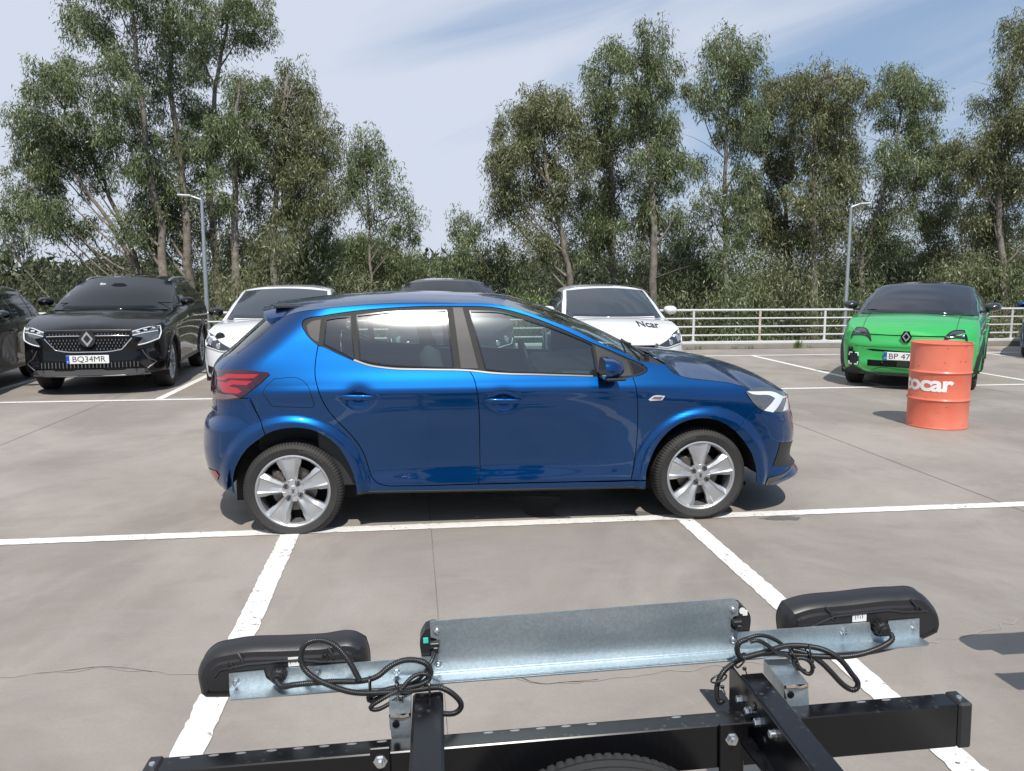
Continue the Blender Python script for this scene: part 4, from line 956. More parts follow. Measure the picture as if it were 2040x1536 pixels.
# ---- black family crossover with the double diamond grille
def build_suv():
    C = CAR_MATS; m = paint('black car paint', (.0035, .0038, .005), 0., .3); m.node_tree.nodes['Principled BSDF'].inputs['Specular IOR Level'].default_value = .15; m.node_tree.nodes['Principled BSDF'].inputs['Coat Weight'].default_value = .65
    hw, H, b, wb, fo, ro, wr = .905, 1.585, 1.10, 2.667, .90, .94, .355
    F = ([.20, .28, .38, .50, .60, .72, .84, .92, 1.02, 1.4], [-.12, -.03, .0, .0, -.01, .0, -.02, -.07, -.22, -.9])
    sh = far_shape(hw, H, b, wb, fo, ro, wr=wr, fprof=F, nf=3.2)
    root, body, hood, scr, pane, front = far_car('black_crossover', sh, m, (-4.537, 14.70, 0), -84.9, 'shiny black crossover with diamond badge and plate BQ34MR facing the camera', 'cars parked nose out along the railing', hw, H, b, wb, fo, ro, wr, 1.085, .845, 2.30, 1.32, sill=.29, rimkw=dict(spokes=10, halfw=(.012, .022)), archm=C['gloss'], rail_drop=.115,
        dlo=[(-.62, 1.17), (-.35, 1.33), (.1, 1.44), (.8, 1.46), (1.29, 1.44), (1.90, 1.22), (2.14, 1.10), (1.9, 1.075), (.9, 1.10), (-.2, 1.14)])
    g = drape('grille', [(-.50, .85), (-.09, .845), (.09, .845), (.50, .85), (.51, .72), (.40, .61), (.15, .585), (-.15, .585), (-.40, .61), (-.51, .72)], front, C['black'], root, off=.006, step=.06)
    st_ = mat('grey grille studs', (.27, .28, .29), .3, .85)
    bm = MB()
    for r in range(6):
        z = .815 - r * .039
        for c in range(-12, 13):
            y = c * .042 + (.021 if r % 2 else 0); lim = .49 if z > .72 else .49 - (.72 - z) * 1.05
            if abs(y) > lim or abs(y) < .095 or (r == 1): continue
            l, n, i, d = front.ray_cast(Vector((6, y, z)), Vector((-1, 0, 0)))
            if l: bm.box((l.x + .012, y, z), (.012, .012 if r % 2 else .010, .026), bev=.003)
    bm.build('grille_studs', st_, g, False)
    strip_on('chrome_strip', [(-.50, .79), (-.3, .795), (-.09, .795)], .016, front, C['chrome'], g); strip_on('chrome_strip', [(.50, .79), (.3, .795), (.09, .795)], .016, front, C['chrome'], g)
    strip_on('chrome_surround', [(-.53, .76), (-.40, .612), (-.28, .59), (0, .583), (.28, .59), (.40, .612), (.53, .76)], .018, front, C['chrome'], g)
    strip_on('bonnet_edge', [(-.52, .862), (-.2, .868), (.2, .868), (.52, .862)], .010, front, C['chrome_dark'], g, off=.004)
    x0 = fhit(front, 0, .76).x
    diamond_badge(g, x0 + .03, 0, .757, .185, C['alloy'], (C['gloss'], 'round'))
    for s in (-1, 1):
        hl = drape('headlamp', [(s * .53, .845), (s * .70, .895), (s * .80, .912), (s * .845, .90), (s * .85, .80), (s * .83, .73), (s * .70, .675), (s * .58, .655), (s * .66, .76), (s * .54, .785)], front, C['lens'], root, off=.008, step=.05)
        strip_on('running_light', [(s * .535, .842), (s * .70, .888), (s * .835, .905), (s * .85, .82), (s * .83, .735), (s * .70, .685), (s * .60, .662)], .017, front, C['whitelamp'], hl, off=.010)
        strip_on('running_light', [(s * .54, .792), (s * .67, .822), (s * .82, .842)], .014, front, C['whitelamp'], hl, off=.010)
        for k in range(3):
            y = s * (.60 + .085 * k); l = fhit(front, y, .842 + .02 * k); q = MB(); q.box((l.x + .010, y, .838 + .022 * k), (.01, .05, .024), bev=.004); q.build('lamp_cell', C['lamp'], hl)
        v = drape('bumper_vent', [(s * .64, .60), (s * .80, .62), (s * .85, .44), (s * .70, .335), (s * .60, .43)], front, C['gloss'], body, off=.010, step=.06)
        drape('vent_slot', [(s * .71, .56), (s * .80, .58), (s * .83, .46), (s * .76, .42)], front, C['black'], v, off=.016, step=.06)
        strip_on('vent_blade', [(s * .64, .60), (s * .70, .50), (s * .80, .43), (s * .69, .345)], .014, front, C['chrome_dark'], v, off=.014)
    lw = drape('lower_grille', [(-.60, .455), (.60, .455), (.66, .36), (-.66, .36)], front, C['black'], root, off=.006, curve=False, step=.08)
    bm = MB()
    for c in range(-13, 14):
        y = c * .045; l = fhit(front, y, .41); bm.box((l.x + .012, y, .41), (.014, .012, .075), bev=.004)
    bm.build('lower_bars', st_, lw, False)
    sk = drape('skid_plate', [(-.70, .345), (-.45, .352), (-.42, .335), (-.20, .335), (-.16, .352), (.16, .352), (.20, .335), (.42, .335), (.45, .352), (.70, .345), (.72, .275), (-.72, .275)], front, mat('grey skid plate', (.07, .07, .072), .45), root, off=.02, step=.08, curve=False)
    strip_on('skid_edge', [(-.72, .272), (0, .262), (.72, .272)], .02, front, C['chrome_dark'], sk, off=.018)
    l = fhit(front, -.01, .485); plate_on(root, root, l.x + .022, -.012, .487, 'BQ34MR')
    for s in (-1, 1):
        pts = [(ws, s * y, z) for ws, y, z in ((1.34, .60, 1.47), (1.20, .605, 1.52), (1.0, .61, 1.548), (.4, .615, 1.56), (-.1, .605, 1.548), (-.4, .59, 1.51), (-.5, .58, 1.46))]
        q = MB(); q.tube(densify(np.array(pts), .06, closed=False, smooth_ang=80) if False else np.array(pts), .016, 8); q.build('roof_rail', C['alloy'], root, ang=70)
        q = MB(); y0 = s * .45 + .05; q.tube([(2.32, y0 - .1, 1.105), (2.22, y0 + .1, 1.17)], .008, 6); q.box((2.20, y0 + .0, 1.185), (.014, .62, .012), bev=.004); q.build('wiper', C['black'], root)
    bp = bvh_of([pane]); l = bp.ray_cast(Vector((6, -.24, 1.45)), Vector((-1, 0, 0)))[0]
    if l: q = MB(); q.box((l.x + .004, -.24, 1.452), (.006, .085, .028), bev=.002); q.box((l.x + .005, -.255, 1.468), (.006, .02, .016), bev=.002); q.build('windscreen_sticker', C['plate'], pane)
    l = bp.ray_cast(Vector((6, 0.0, 1.44)), Vector((-1, 0, 0)))[0]
    if l: q = MB(); q.prism([(-.14, -.02), (.14, -.02), (.06, .025), (-.06, .025)], frame((l.x + .003, 0, 1.445), (0, 1, 0), (0, 0, 1), (1, 0, 0)), .003); q.build('sensor_cover', C['gloss'], pane)
    return root
build_suv()
# ---- dark green-black hatchback at the left edge
def build_left():
    C = CAR_MATS; m = paint('very dark green paint', (.008, .012, .011), .2, .3)
    hw, H, b, wb, fo, ro, wr = .89, 1.45, .95, 2.60, .85, .78, .335
    sh = far_shape(hw, H, b, wb, fo, ro, wr=wr)
    r_ = far_car('dark_hatchback', sh, m, (-6.74, 13.45, 0), -82., 'dark green black hatchback cut off by the left edge of the photo', 'cars parked nose out along the railing', hw, H, b, wb, fo, ro, wr, .93, .75, 2.25, 1.25,
        dlo=[(-.42, 1.08), (-.2, 1.20), (.15, 1.30), (.8, 1.325), (1.22, 1.31), (1.80, 1.11), (2.12, .96), (1.8, .925), (.9, .94), (.1, .98)])
    return r_

# ---- two white hatchbacks
def white_front(root, body, hood, front, side):
    C = CAR_MATS
    for s in (-1, 1):
        hl = drape('headlamp', [(s * .40, .625), (s * .55, .70), (s * .70, .80), (s * .80, .835), (s * .835, .74), (s * .82, .655), (s * .70, .635), (s * .55, .605)], front, mat('dark headlamp', (.03, .032, .038), .08, coat=1.), root, off=.008, step=.05)
        for (y, z, r_) in ((.72, .725, .042), (.60, .67, .036)):
            l = fhit(front, s * y, z); q = MB(); q.lathe([(0, .012), (r_ * .6, .008), (r_, .0), (r_ * 1.1, .004), (r_ * 1.15, -.004)], 18, frame(l + Vector((.008, 0, 0)), (0, 1, 0), (0, 0, 1), (1, 0, 0))); q.build('lamp_projector', C['chrome'], hl)
        strip_on('running_light', [(s * .41, .622), (s * .56, .602), (s * .70, .632), (s * .815, .652), (s * .832, .73)], .012, front, C['whitelamp'], hl, off=.011)
        drape('fog_recess', [(s * .55, .36), (s * .80, .40), (s * .80, .30), (s * .60, .27)], front, C['trim'], body, off=.006, step=.08)
    g = drape('grille', [(-.38, .64), (.38, .64), (.28, .40), (-.28, .40)], front, C['black'], root, off=.006, step=.06)
    strip_on('chrome_surround', [(-.40, .655), (-.34, .52), (-.26, .40), (.26, .40), (.34, .52), (.40, .655)], .045, front, C['chrome_dark'], g, off=.010)
    bm = MB()
    for r in range(5):
        l = fhit(front, 0, .62 - .045 * r); bm.box((l.x + .012, 0, .62 - .045 * r), (.01, .6 - .05 * r, .012), bev=.003)
    bm.build('grille_bars', C['gloss'], g, False)
    drape('lower_intake', [(-.45, .34), (.45, .34), (.50, .27), (-.50, .27)], front, C['black'], root, off=.006, step=.1, curve=False)
    l = fhit(front, 0, .36); b = MB(); b.box((l.x + .02, 0, .37), (.012, .52, .11), bev=.004); b.build('number_plate', C['plate'], root)
    q = MB(); q.tube([(ws_x, y_, z_) for ws_x, y_, z_ in ((2.12, -.35, 1.02), (2.02, 0.0, 1.055))], .007, 6); q.box((2.02, -.05, 1.058), (.014, .62, .012), bev=.004); q.build('wiper', C['black'], root)
def build_whites():
    C = CAR_MATS; m = paint('white car paint', (.74, .75, .76), 0., .35)
    MIRROR_M['white_hatchback_black'] = C['gloss']
    tint = mat('blue grey windscreen', (.035, .045, .055), .04, spec=.5)
    hw, H, b, wb, fo, ro, wr = .862, 1.435, .955, 2.525, .78, .70, .315
    sh = far_shape(hw, H, b, wb, fo, ro, wr=wr, nf=2.3)
    kw = dict(rail_drop=.07, dlo=[(-.20, 1.12), (.0, 1.20), (.35, 1.30), (.8, 1.32), (1.20, 1.30), (1.75, 1.12), (2.02, .97), (1.75, .935), (.9, .955), (.1, 1.0)])
    r1 = far_car('white_hatchback', sh, m, (3.155, 13.92, 0), -94., 'white hatchback with white mirrors and Ncar lettering on its bonnet beside the open bay', 'cars parked nose out along the railing', hw, H, b, wb, fo, ro, wr, .955, .70, 2.10, 1.18, glass=tint, pillar=None, **kw)
    white_front(r1[0], r1[1], r1[2], r1[5], 1)
    hb = bvh_of([r1[2]])
    def on_hood(P):
        out = []
        for x, y, z in P:
            l = hb.ray_cast(Vector((2.84 - y, .36 + x, 5)), Vector((0, 0, -1)))[0]; out.append((l.x, l.y, l.z + .006) if l else (2.84 - y, .36 + x, .9))
        return np.array(out)
    V, F = text_mesh('Ncar', .20, .004); V = (V - (V.min(0) + V.max(0)) / 2)
    V = V * (.31 / (V[:, 0].max() - V[:, 0].min())); V[:, 1] *= 2.3
    LETTER = (V, F, on_hood, r1[2])
    globals()['LETTER'] = LETTER
    0 and (0,0, mat('dark grey lettering', (.03, .03, .033), .5), r1[2], False)
    MIRROR_M['white_hatchback'] = C['gloss']
    r2 = far_car('white_hatchback', sh, m, (-1.90, 14.05, 0), -90., 'white hatchback with black mirrors seen behind the rear window of the blue car', 'cars parked nose out along the railing', hw, H, b, wb, fo, ro, wr, .955, .70, 2.10, 1.18, glass=tint, pillar=None, **kw)
    white_front(r2[0], r2[1], r2[2], r2[5], -1)
    l = r2[5].ray_cast(Vector((6, -.60, .78)), Vector((-1, 0, 0)))[0]
    q = MB(); q.lathe([(0, .02), (.05, .018), (.062, 0), (.06, -.03)], 20, frame(l + Vector((.02, 0, 0)), (0, 1, 0), (0, 0, 1), (1, 0, 0))); q.build('charging_flap', C['gloss'], r2[0])
    q = MB(); 
    for s in (-1, 1): pass
    V = [(-.55, -.60, 1.34), (-.55, .60, 1.34), (-.25, .58, 1.40), (-.25, -.58, 1.40)]; q.box((-.48, 0, 1.37), (.28, 1.16, .045), bev=.02); q.build('roof_spoiler', C['gloss'], r2[0])
build_whites()
r_ = build_left(); white_front(r_[0], r_[1], r_[2], r_[5], 1)
def build_mid():
    C = CAR_MATS; m = paint('anthracite paint', (.03, .033, .038), .5, .35)
    hw, H, b, wb, fo, ro, wr = .90, 1.545, 1.06, 2.64, .86, .80, .34
    sh = far_shape(hw, H, b, wb, fo, ro, wr=wr)
    r = far_car('grey_crossover', sh, m, (.58, 14.25, 0), -90.5, 'dark grey crossover whose roof alone shows above the roof of the blue car', 'cars parked nose out along the railing', hw, H, b, wb, fo, ro, wr, 1.04, .80, 2.25, 1.28, rail_drop=.10)
    white_front(r[0], r[1], r[2], r[5], 1)
build_mid()
# ---- bright green electric hatchback, black roof
def build_green():
    C = CAR_MATS; m = paint('bright green paint', (.03, .42, .085), .15, .38)
    blk = paint('black roof paint', (.012, .013, .017), 0., .3)
    hw, H, b, wb, fo, ro, wr = .885, 1.485, 1.03, 2.54, .74, .64, .325
    F = ([.20, .26, .34, .45, .55, .62, .72, .80, .90, 1.3], [-.10, -.03, .0, -.01, -.01, .0, -.03, -.06, -.16, -.8])
    sh = far_shape(hw, H, b, wb, fo, ro, wr=wr, fprof=F, nf=3.0, flare=.03)
    root, body, hood, scr, pane, front = far_car('green_hatchback', sh, m, (8.782, 12.78, 0), -129.2, 'bright green hatchback with black roof and diamond badge behind the orange drum', 'cars parked nose out along the railing', hw, H, b, wb, fo, ro, wr, 1.015, .765, 2.20, 1.22, roof_m=blk, pillar=blk, sill=.21, archm=C['trim'], rail_drop=.065, glass=mat('grey windscreen', (.028, .031, .038), .04, spec=.5),
        dlo=[(-.30, 1.22), (-.1, 1.30), (.3, 1.36), (.8, 1.375), (1.20, 1.36), (1.75, 1.16), (2.02, 1.04), (1.75, 1.01), (.9, 1.03), (.1, 1.08)])
    smoke = mat('smoked headlamp', (.055, .06, .07), .15, coat=.7)
    strip_on('bonnet_gap', [(-.47, .768), (-.2, .762), (0, .762), (.2, .762), (.47, .768)], .014, front, C['black'], root, off=.0)
    x0 = fhit(front, 0, .74).x; diamond_badge(root, x0 + .05, 0.004, .752, .130, C['alloy'], (C['gloss'], 'hex'))
    for s in (-1, 1):
        rim_ = drape('headlamp', [(s * .735, .69), (s * .725, .76), (s * .68, .853), (s * .62, .856), (s * .53, .838), (s * .48, .79), (s * .435, .675), (s * .455, .675), (s * .505, .730), (s * .60, .748), (s * .70, .740), (s * .718, .69)], front, C['gloss'], root, off=.008, step=.04)
        drape('lamp_glass', [(s * .70, .755), (s * .668, .838), (s * .61, .842), (s * .54, .826), (s * .505, .785), (s * .52, .748), (s * .60, .762)], front, smoke, rim_, off=.011, step=.04)
        fg = drape('fog_lamp', [(s * .755, .58), (s * .69, .582), (s * .685, .525), (s * .60, .49), (s * .592, .335), (s * .74, .315), (s * .757, .40)], front, C['gloss'], root, off=.008, step=.05)
        cx, cz, e = s * .672, .415, .062
        for (dy, dz) in ((-1, -1), (-1, 1), (1, -1), (1, 1)):
            strip_on('running_light', [(cx + dy * e * .35, cz + dz * (e + .018)), (cx + dy * e * .98, cz + dz * (e + .018)), (cx + dy * e * 1.05, cz + dz * (e * .35 + .018))], .018, front, C['whitelamp'], fg, off=.012)
        q = drape('lamp_block', [(cx - .045, cz + .06), (cx + .045, cz + .06), (cx + .045, cz - .06), (cx - .045, cz - .06)], front, C['trim'], fg, off=.014, step=.06, curve=False)
    drape('upper_slot', [(-.50, .556), (-.44, .565), (0, .548), (.44, .565), (.50, .556), (.42, .538), (0, .528), (-.42, .538)], front, C['black'], root, off=.003, step=.05, curve=False)
    drape('shelf_step', [(-.66, .60), (.66, .60), (.66, .596), (-.66, .596)], front, C['black'], body, off=.002, step=.1, curve=False)
    lg = drape('lower_grille', [(-.475, .412), (.475, .412), (.475, .325), (-.475, .325)], front, C['black'], root, off=.006, step=.08, curve=False)
    l = fhit(front, 0, .37); q = MB(); q.box((l.x + .012, -.02, .372), (.014, .16, .07), bev=.006); q.box((l.x + .01, -.28, .385), (.012, .03, .03), bev=.008); q.build('radar_cover', C['gloss'], lg, False)
    drape('lower_lip', [(-.82, .235), (-.69, .318), (-.62, .29), (-.50, .225), (-.2, .232), (.2, .232), (.50, .225), (.62, .29), (.69, .318), (.82, .235), (.80, .20), (-.80, .20)], front, C['trim'], body, off=.016, step=.06, curve=False)
    strip_on('lip_crease', [(-.42, .268), (-.36, .295), (0, .290), (.36, .295), (.42, .268)], .006, front, C['black'], body, off=.0)
    l = fhit(front, 0, .48); plate_on(root, root, l.x + .02, -.005, .478, 'BP 47', .265, -.060)
    hb = bvh_of([hood])
    drape('charge_display', [(2.33, .20), (2.33, .50), (2.39, .50), (2.39, .20)], hb, C['trim'], hood, 'z', off=.004, depth=.004, step=.08, curve=False)
    for s in (-1, 1):
        P = []
        for xx in np.linspace(2.30, 3.10, 14):
            l = hb.ray_cast(Vector((xx, s * (.60 - .02 * (xx - 2.3)), 4)), Vector((0, 0, -1)))[0]
            if l: P.append((l.x, l.y, l.z + .001))
        if len(P) > 3: q = MB(); q.tube(P, .003, 6); q.build('bonnet_seam', C['black'], hood)
    q = MB(); q.tube([(2.28, .25, 1.035), (2.22, .05, 1.075)], .007, 6); q.box((2.20, -.1, 1.09), (.014, .6, .012), bev=.004); q.build('wiper', C['black'], root)
    q = MB(); q.tube([(2.28, -.35, 1.035), (2.22, -.5, 1.07)], .007, 6); q.box((2.21, -.52, 1.075), (.014, .3, .012), bev=.004); q.build('wiper', C['black'], root)
build_green()
# ---- second blue car at the right edge: same model as the blue hatchback
blue2 = copy_tree(hero_car); blue2.location = (14.50, 15.85, 0); blue2.rotation_euler = (0, 0, R(-134))
tag(blue2, 'blue hatchback at the right edge of the photo, only its front corner showing', 'car', 'cars parked nose out along the railing')
# ---------------------------------------------------------------- kerb, railing, lamp posts, drum
conc2 = mat('kerb concrete', (.27, .25, .225), .85, noise=(3, .7, (.17, .155, .135)), bump=(60, .5, .004))
whitem = mat('white painted steel', (.58, .59, .59), .45, noise=(4, .5, (.44, .43, .41)))
kb = MB(); kb.box((0, 16.93, .05), (110, .26, .104), bev=.01); kb = kb.build('kerb', conc2); tag(kb, None, kind='structure')
def build_fence():
    f = empty('railing', (0, 16.9, 0), 0, 'white tubular steel railing with four rails along the far edge of the deck', 'railing')
    b = MB(); b.box((0, 0, .135), (110, .20, .062), bev=.01); b.build('base_plate', whitem, f)
    for z, r in ((.845, .026), (.665, .018), (.485, .018), (.30, .018)):
        b = MB(); b.tube([(-55, 0, z), (0, 0, z), (55, 0, z)], r, 10); b.build('rail', whitem, f, ang=60)
    rust = mat('rusty white steel', (.60, .55, .48), .6, noise=(6, .9, (.30, .17, .08)))
    for k in range(-32, 33):
        x = 7.60 + 1.512 * k
        b = MB(); b.box((x, .0, .50), (.05, .035, .72), bev=.006); b.box((x, 0, .175), (.12, .10, .016), bev=.003)
        b.build('post', rust if k in (0, 3) else whitem, f)
build_fence()
galv = mat('galvanised steel', (.42, .45, .47), .42, .75, noise=(30, .5, (.33, .36, .38)), rough_noise=(12, .55))
def lamp_post(x, y, ang, label, lean=0.):
    t = empty('lamp_post', (x, y, .16), R(ang), label, 'lamp post', 'lamp posts on the kerb', )
    b = MB(); b.tube([(0, 0, 0), (lean * .5, 0, 1.5), (lean, 0, 2.92)], [.045, .040, .030], 16); b.box((0, 0, .008), (.22, .22, .016), bev=.004)
    b.build('pole', galv, t)
    b = MB(); b.tube([(lean, 0, 2.88), (lean + .02, 0, 2.925), (lean + .20, 0, 2.985)], [.028, .024, .020], 12); b.build('arm', galv, t)
    b = MB(); b.box((lean + .32, 0, 3.0), (.26, .12, .04), rot=np.array(Matrix.Rotation(R(-3), 3, 'Y')), bev=.015); h = b.build('lamp_head', mat('lamp head grey', (.62, .63, .63), .35, .2), t)
    b = MB(); b.box((lean + .34, 0, 2.978), (.17, .09, .008), bev=.002); b.build('lamp_glass', CAR_MATS['lens'], h)
lamp_post(-4.09, 16.93, 180, 'galvanised lamp post rising behind the black crossover, head pointing left', .0)
lamp_post(9.60, 16.93, 0, 'galvanised lamp post behind the railing left of the green car, head pointing right', .0)
def build_drum():
    om = mat('orange drum enamel', (.62, .130, .072), .46, coat=.15, coat_rough=.25, noise=(2.6, .75, (.70, .215, .14)), rough_noise=(5, .55))
    t = empty('oil_drum', (5.515, 7.79, 0), 0, 'orange steel oil drum lettered tocar standing in front of the green car', 'drum')
    r = .292; H = .888
    prof = [(0, .018), (r - .012, .018), (r - .010, .0), (r + .004, .002), (r + .006, .012), (r, .022)]
    for zc in (.30, .585):
        prof += [(r, zc - .022), (r + .003, zc - .014), (r + .011, zc - .005), (r + .013, zc), (r + .011, zc + .005), (r + .003, zc + .014), (r, zc + .022)]
    prof += [(r, H - .022), (r + .006, H - .014), (r + .007, H - .004), (r + .002, H), (r - .006, H - .002), (r - .008, H - .016), (r - .012, H - .02), (0, H - .022)]
    b = MB(); b.lathe(prof, 96, np.eye(4)); body = b.build('drum_body', om, t, ang=32)
    # slight dents
    for v in body.data.vertices:
        a = math.atan2(v.co.y, v.co.x); k = 1 - .006 * math.sin(3 * a + 9 * v.co.z) * (0.15 < v.co.z < .8) * .6
        v.co.x *= k; v.co.y *= k
    q = MB(); g_ = np.random.default_rng(3)
    for k in range(26):
        a = g_.uniform(-3.3, -.9); z_ = g_.choice([.03, .05, .2, .3, .585, .7, .86]) + g_.normal() * .02; w_ = g_.uniform(.004, .012); q.box(((r + .0015) * math.cos(a), (r + .0015) * math.sin(a), z_), (w_ * 1.6, .002, w_ * .7), rot=np.array(Matrix.Rotation(a + math.pi / 2, 3, 'Z')))
    q.build('scuff_marks', mat('bare scuffed metal', (.20, .12, .09), .7), body, False)
    for (bx, by, br) in ((.18, -.10, .035), (-.20, .08, .022)):
        q = MB(); q.lathe([(0, .012), (br, .012), (br * 1.1, 0)], 16, frame((bx, by, H - .022), (1, 0, 0), (0, 1, 0), (0, 0, 1))); q.build('bung', om, body)
    return t, body, None, None
drum_t, drum_b, P_, F_ = build_drum()
def sub_wrap(V2, F, fn, name, m, parent, step=.02):
    """lettering re-meshed finely so that it can bend"""
    import bmesh
    bm = bmesh.new(); vs = [bm.verts.new((x, y, 0)) for x, y in V2]
    for f in F:
        try: bm.faces.new([vs[i] for i in f])
        except ValueError: pass
    lo, hi = V2[:, 0].min(), V2[:, 0].max(); x = lo + step
    while x < hi:
        bmesh.ops.bisect_plane(bm, geom=bm.verts[:] + bm.edges[:] + bm.faces[:], plane_co=(x, 0, 0), plane_no=(1, 0, 0)); x += step
    me = bpy.data.meshes.new(name)
    for v in bm.verts: v.co = Vector(fn(v.co.x, v.co.y))
    bm.to_mesh(me); bm.free(); me.materials.append(m); o = bpy.data.objects.new(name, me); COL.objects.link(o); o.parent = parent; return o
bpy_t, f_t = text_mesh('tocar', .16, .0055, .95)
bpy_t = bpy_t - bpy_t.min(0); bpy_t = bpy_t * (.555 / bpy_t[:, 0].max(), .145 / bpy_t[:, 1].max())
def wrapf(x, y):
    a = R(-125.2 + 27) + (x - .555) / .2945
    return ((.2952) * math.cos(a), (.2952) * math.sin(a), .392 + y)
sub_wrap(bpy_t, f_t, wrapf, 'drum_lettering', mat('white lettering', (.78, .76, .73), .5), drum_b, .015)

V_, F_l, fn_, hd_ = LETTER
def hood_f(x, y):
    p = fn_(np.array([(x, y, 0)]))[0]; return tuple(p)
sub_wrap(V_, F_l, hood_f, 'bonnet_lettering', mat('dark grey lettering', (.03, .03, .033), .5), hd_, .03)
# ---------------------------------------------------------------- ground beyond the deck, trees, undergrowth
def earth():
    mt = mat('scrub ground', (.085, .075, .045), .95, noise=(.6, .8, (.05, .06, .028)), bump=(3, .8, .05)); return mt
X_, Y_ = np.meshgrid(np.concatenate([np.linspace(-1500, -90, 10), np.linspace(-80, 80, 60), np.linspace(90, 1500, 10)]), np.concatenate([[17.12], np.linspace(18, 110, 40), np.linspace(130, 2500, 12)]))
Z_ = -4.0 + .5 * np.sin(X_ * .11 + 1.3) * np.cos(Y_ * .09) + np.where(Y_ > 60, (np.minimum(Y_, 400) - 60) * .012, 0)
k_ = X_.shape[1]; ter = mesh_obj('ground', np.c_[X_.ravel(), Y_.ravel(), Z_.ravel()], [(j * k_ + i, j * k_ + i + 1, (j + 1) * k_ + i + 1, (j + 1) * k_ + i) for j in range(X_.shape[0] - 1) for i in range(k_ - 1)], earth()); tag(ter, None, kind='structure')
g2 = plane('ground', -1500, 1500, -1500, 17.2, -4.3, earth()); tag(g2, None, kind='structure')
def leaf_mat(name, c1, c2, c3):
    mt = bpy.data.materials.new(name); mt.use_nodes = True; nt = mt.node_tree; N = nt.nodes; L = nt.links; b = N['Principled BSDF']; out = N['Material Output']
    at = N.new('ShaderNodeAttribute'); at.attribute_name = 'tint'
    cr = N.new('ShaderNodeValToRGB'); L.new(at.outputs['Fac'], cr.inputs[0]); e = cr.color_ramp.elements; e[0].color = (*c1, 1); e[1].color = (*c3, 1); m_ = e.new(.55); m_.color = (*c2, 1)
    L.new(cr.outputs[0], b.inputs['Base Color']); b.inputs['Roughness'].default_value = .42; b.inputs['Specular IOR Level'].default_value = .55
    tr = N.new('ShaderNodeBsdfTranslucent'); L.new(cr.outputs[0], tr.inputs[0]); mx = N.new('ShaderNodeMixShader'); mx.inputs[0].default_value = .28
    L.new(b.outputs[0], mx.inputs[1]); L.new(tr.outputs[0], mx.inputs[2]); L.new(mx.outputs[0], out.inputs[0]); return mt
LEAF = leaf_mat('eucalyptus leaves', (.085, .112, .050), (.165, .205, .088), (.32, .36, .19))
LEAF_B = leaf_mat('brownish eucalyptus leaves', (.094, .106, .048), (.18, .195, .088), (.33, .34, .19))
LEAF_G = leaf_mat('fresh green leaves', (.07, .12, .025), (.13, .21, .04), (.22, .30, .07))
LEAF_D = leaf_mat('dark scrub leaves', (.055, .068, .034), (.105, .12, .058), (.19, .20, .105))
def bark():
    mt = mat('peeling bark', (.26, .225, .19), .85, noise=(4, .9, (.10, .082, .065)), bump=(18, .7, .02)); return mt
BARK = bark()
def leaves_mesh(name, C, D, Ln, Wd, m, parent, tint, g):
    """C centres, D hanging directions; every leaf is a slim folded lozenge"""
    n = len(C); D = D / np.linalg.norm(D, axis=1)[:, None]; a = g.normal(size=(n, 3)); S = np.cross(D, a); S /= np.linalg.norm(S, axis=1)[:, None] + 1e-9; U = np.cross(S, D)
    V = np.empty((n, 4, 3)); V[:, 0] = C; V[:, 1] = C + D * (Ln * .42)[:, None] + S * (Wd / 2)[:, None] + U * (Ln * .05)[:, None]; V[:, 2] = C + D * Ln[:, None] + U * (Ln * .12)[:, None]; V[:, 3] = C + D * (Ln * .42)[:, None] - S * (Wd / 2)[:, None] + U * (Ln * .05)[:, None]
    me = bpy.data.meshes.new(name); me.vertices.add(n * 4); me.vertices.foreach_set('co', V.ravel()); me.loops.add(n * 4); me.loops.foreach_set('vertex_index', np.arange(n * 4, dtype=np.int32)); me.polygons.add(n)
    me.polygons.foreach_set('loop_start', np.arange(n, dtype=np.int32) * 4)
    try: me.polygons.foreach_set('loop_total', np.full(n, 4, np.int32))
    except Exception: pass
    me.materials.append(m); me.update(calc_edges=True); at = me.attributes.new('tint', 'FLOAT', 'POINT'); at.data.foreach_set('value', np.repeat(tint, 4).astype(np.float32))
    o = bpy.data.objects.new(name, me); COL.objects.link(o); o.parent = parent; return o
def crown_points(clumps, g, dens=1.0, per=150, depth=.85, sub=.33):
    """clumps (x,z,rx,rz) -> sub-cluster centres, leaf roots, hanging directions"""
    subs = []; C = []; D = []; Tn = []
    for (cx, cz, rx, rz) in clumps:
        k = max(5, int(dens * 33 * rx * rz)); ry = (rx + rz) / 2 * depth
        u = g.normal(size=(k, 3)); u /= np.linalg.norm(u, axis=1)[:, None]; r = g.uniform(.25, 1.0, k)**.6
        P = np.c_[cx + u[:, 0] * rx * r, u[:, 1] * ry * r + g.normal() * .4, cz + u[:, 2] * rz * r]
        for p_ in P:
            subs.append((p_, (cx, 0., cz - rz * .5)))
            m = int(per * g.uniform(.6, 1.3)); s = sub * g.uniform(.6, 1.25); q = np.clip(g.normal(size=(m, 3)), -1.7, 1.7) * (s * .52, s * .52, s * .58); q[:, 2] -= np.abs(q[:, 0]) * .35
            C.append(p_ + q); d = g.normal(size=(m, 3)) * .55 + q * .6; d[:, 2] -= .95; D.append(d); Tn.append(np.clip(g.normal(.45 + g.normal() * .14, .18, m), 0, 1))
    return subs, np.concatenate(C), np.concatenate(D), np.concatenate(Tn)
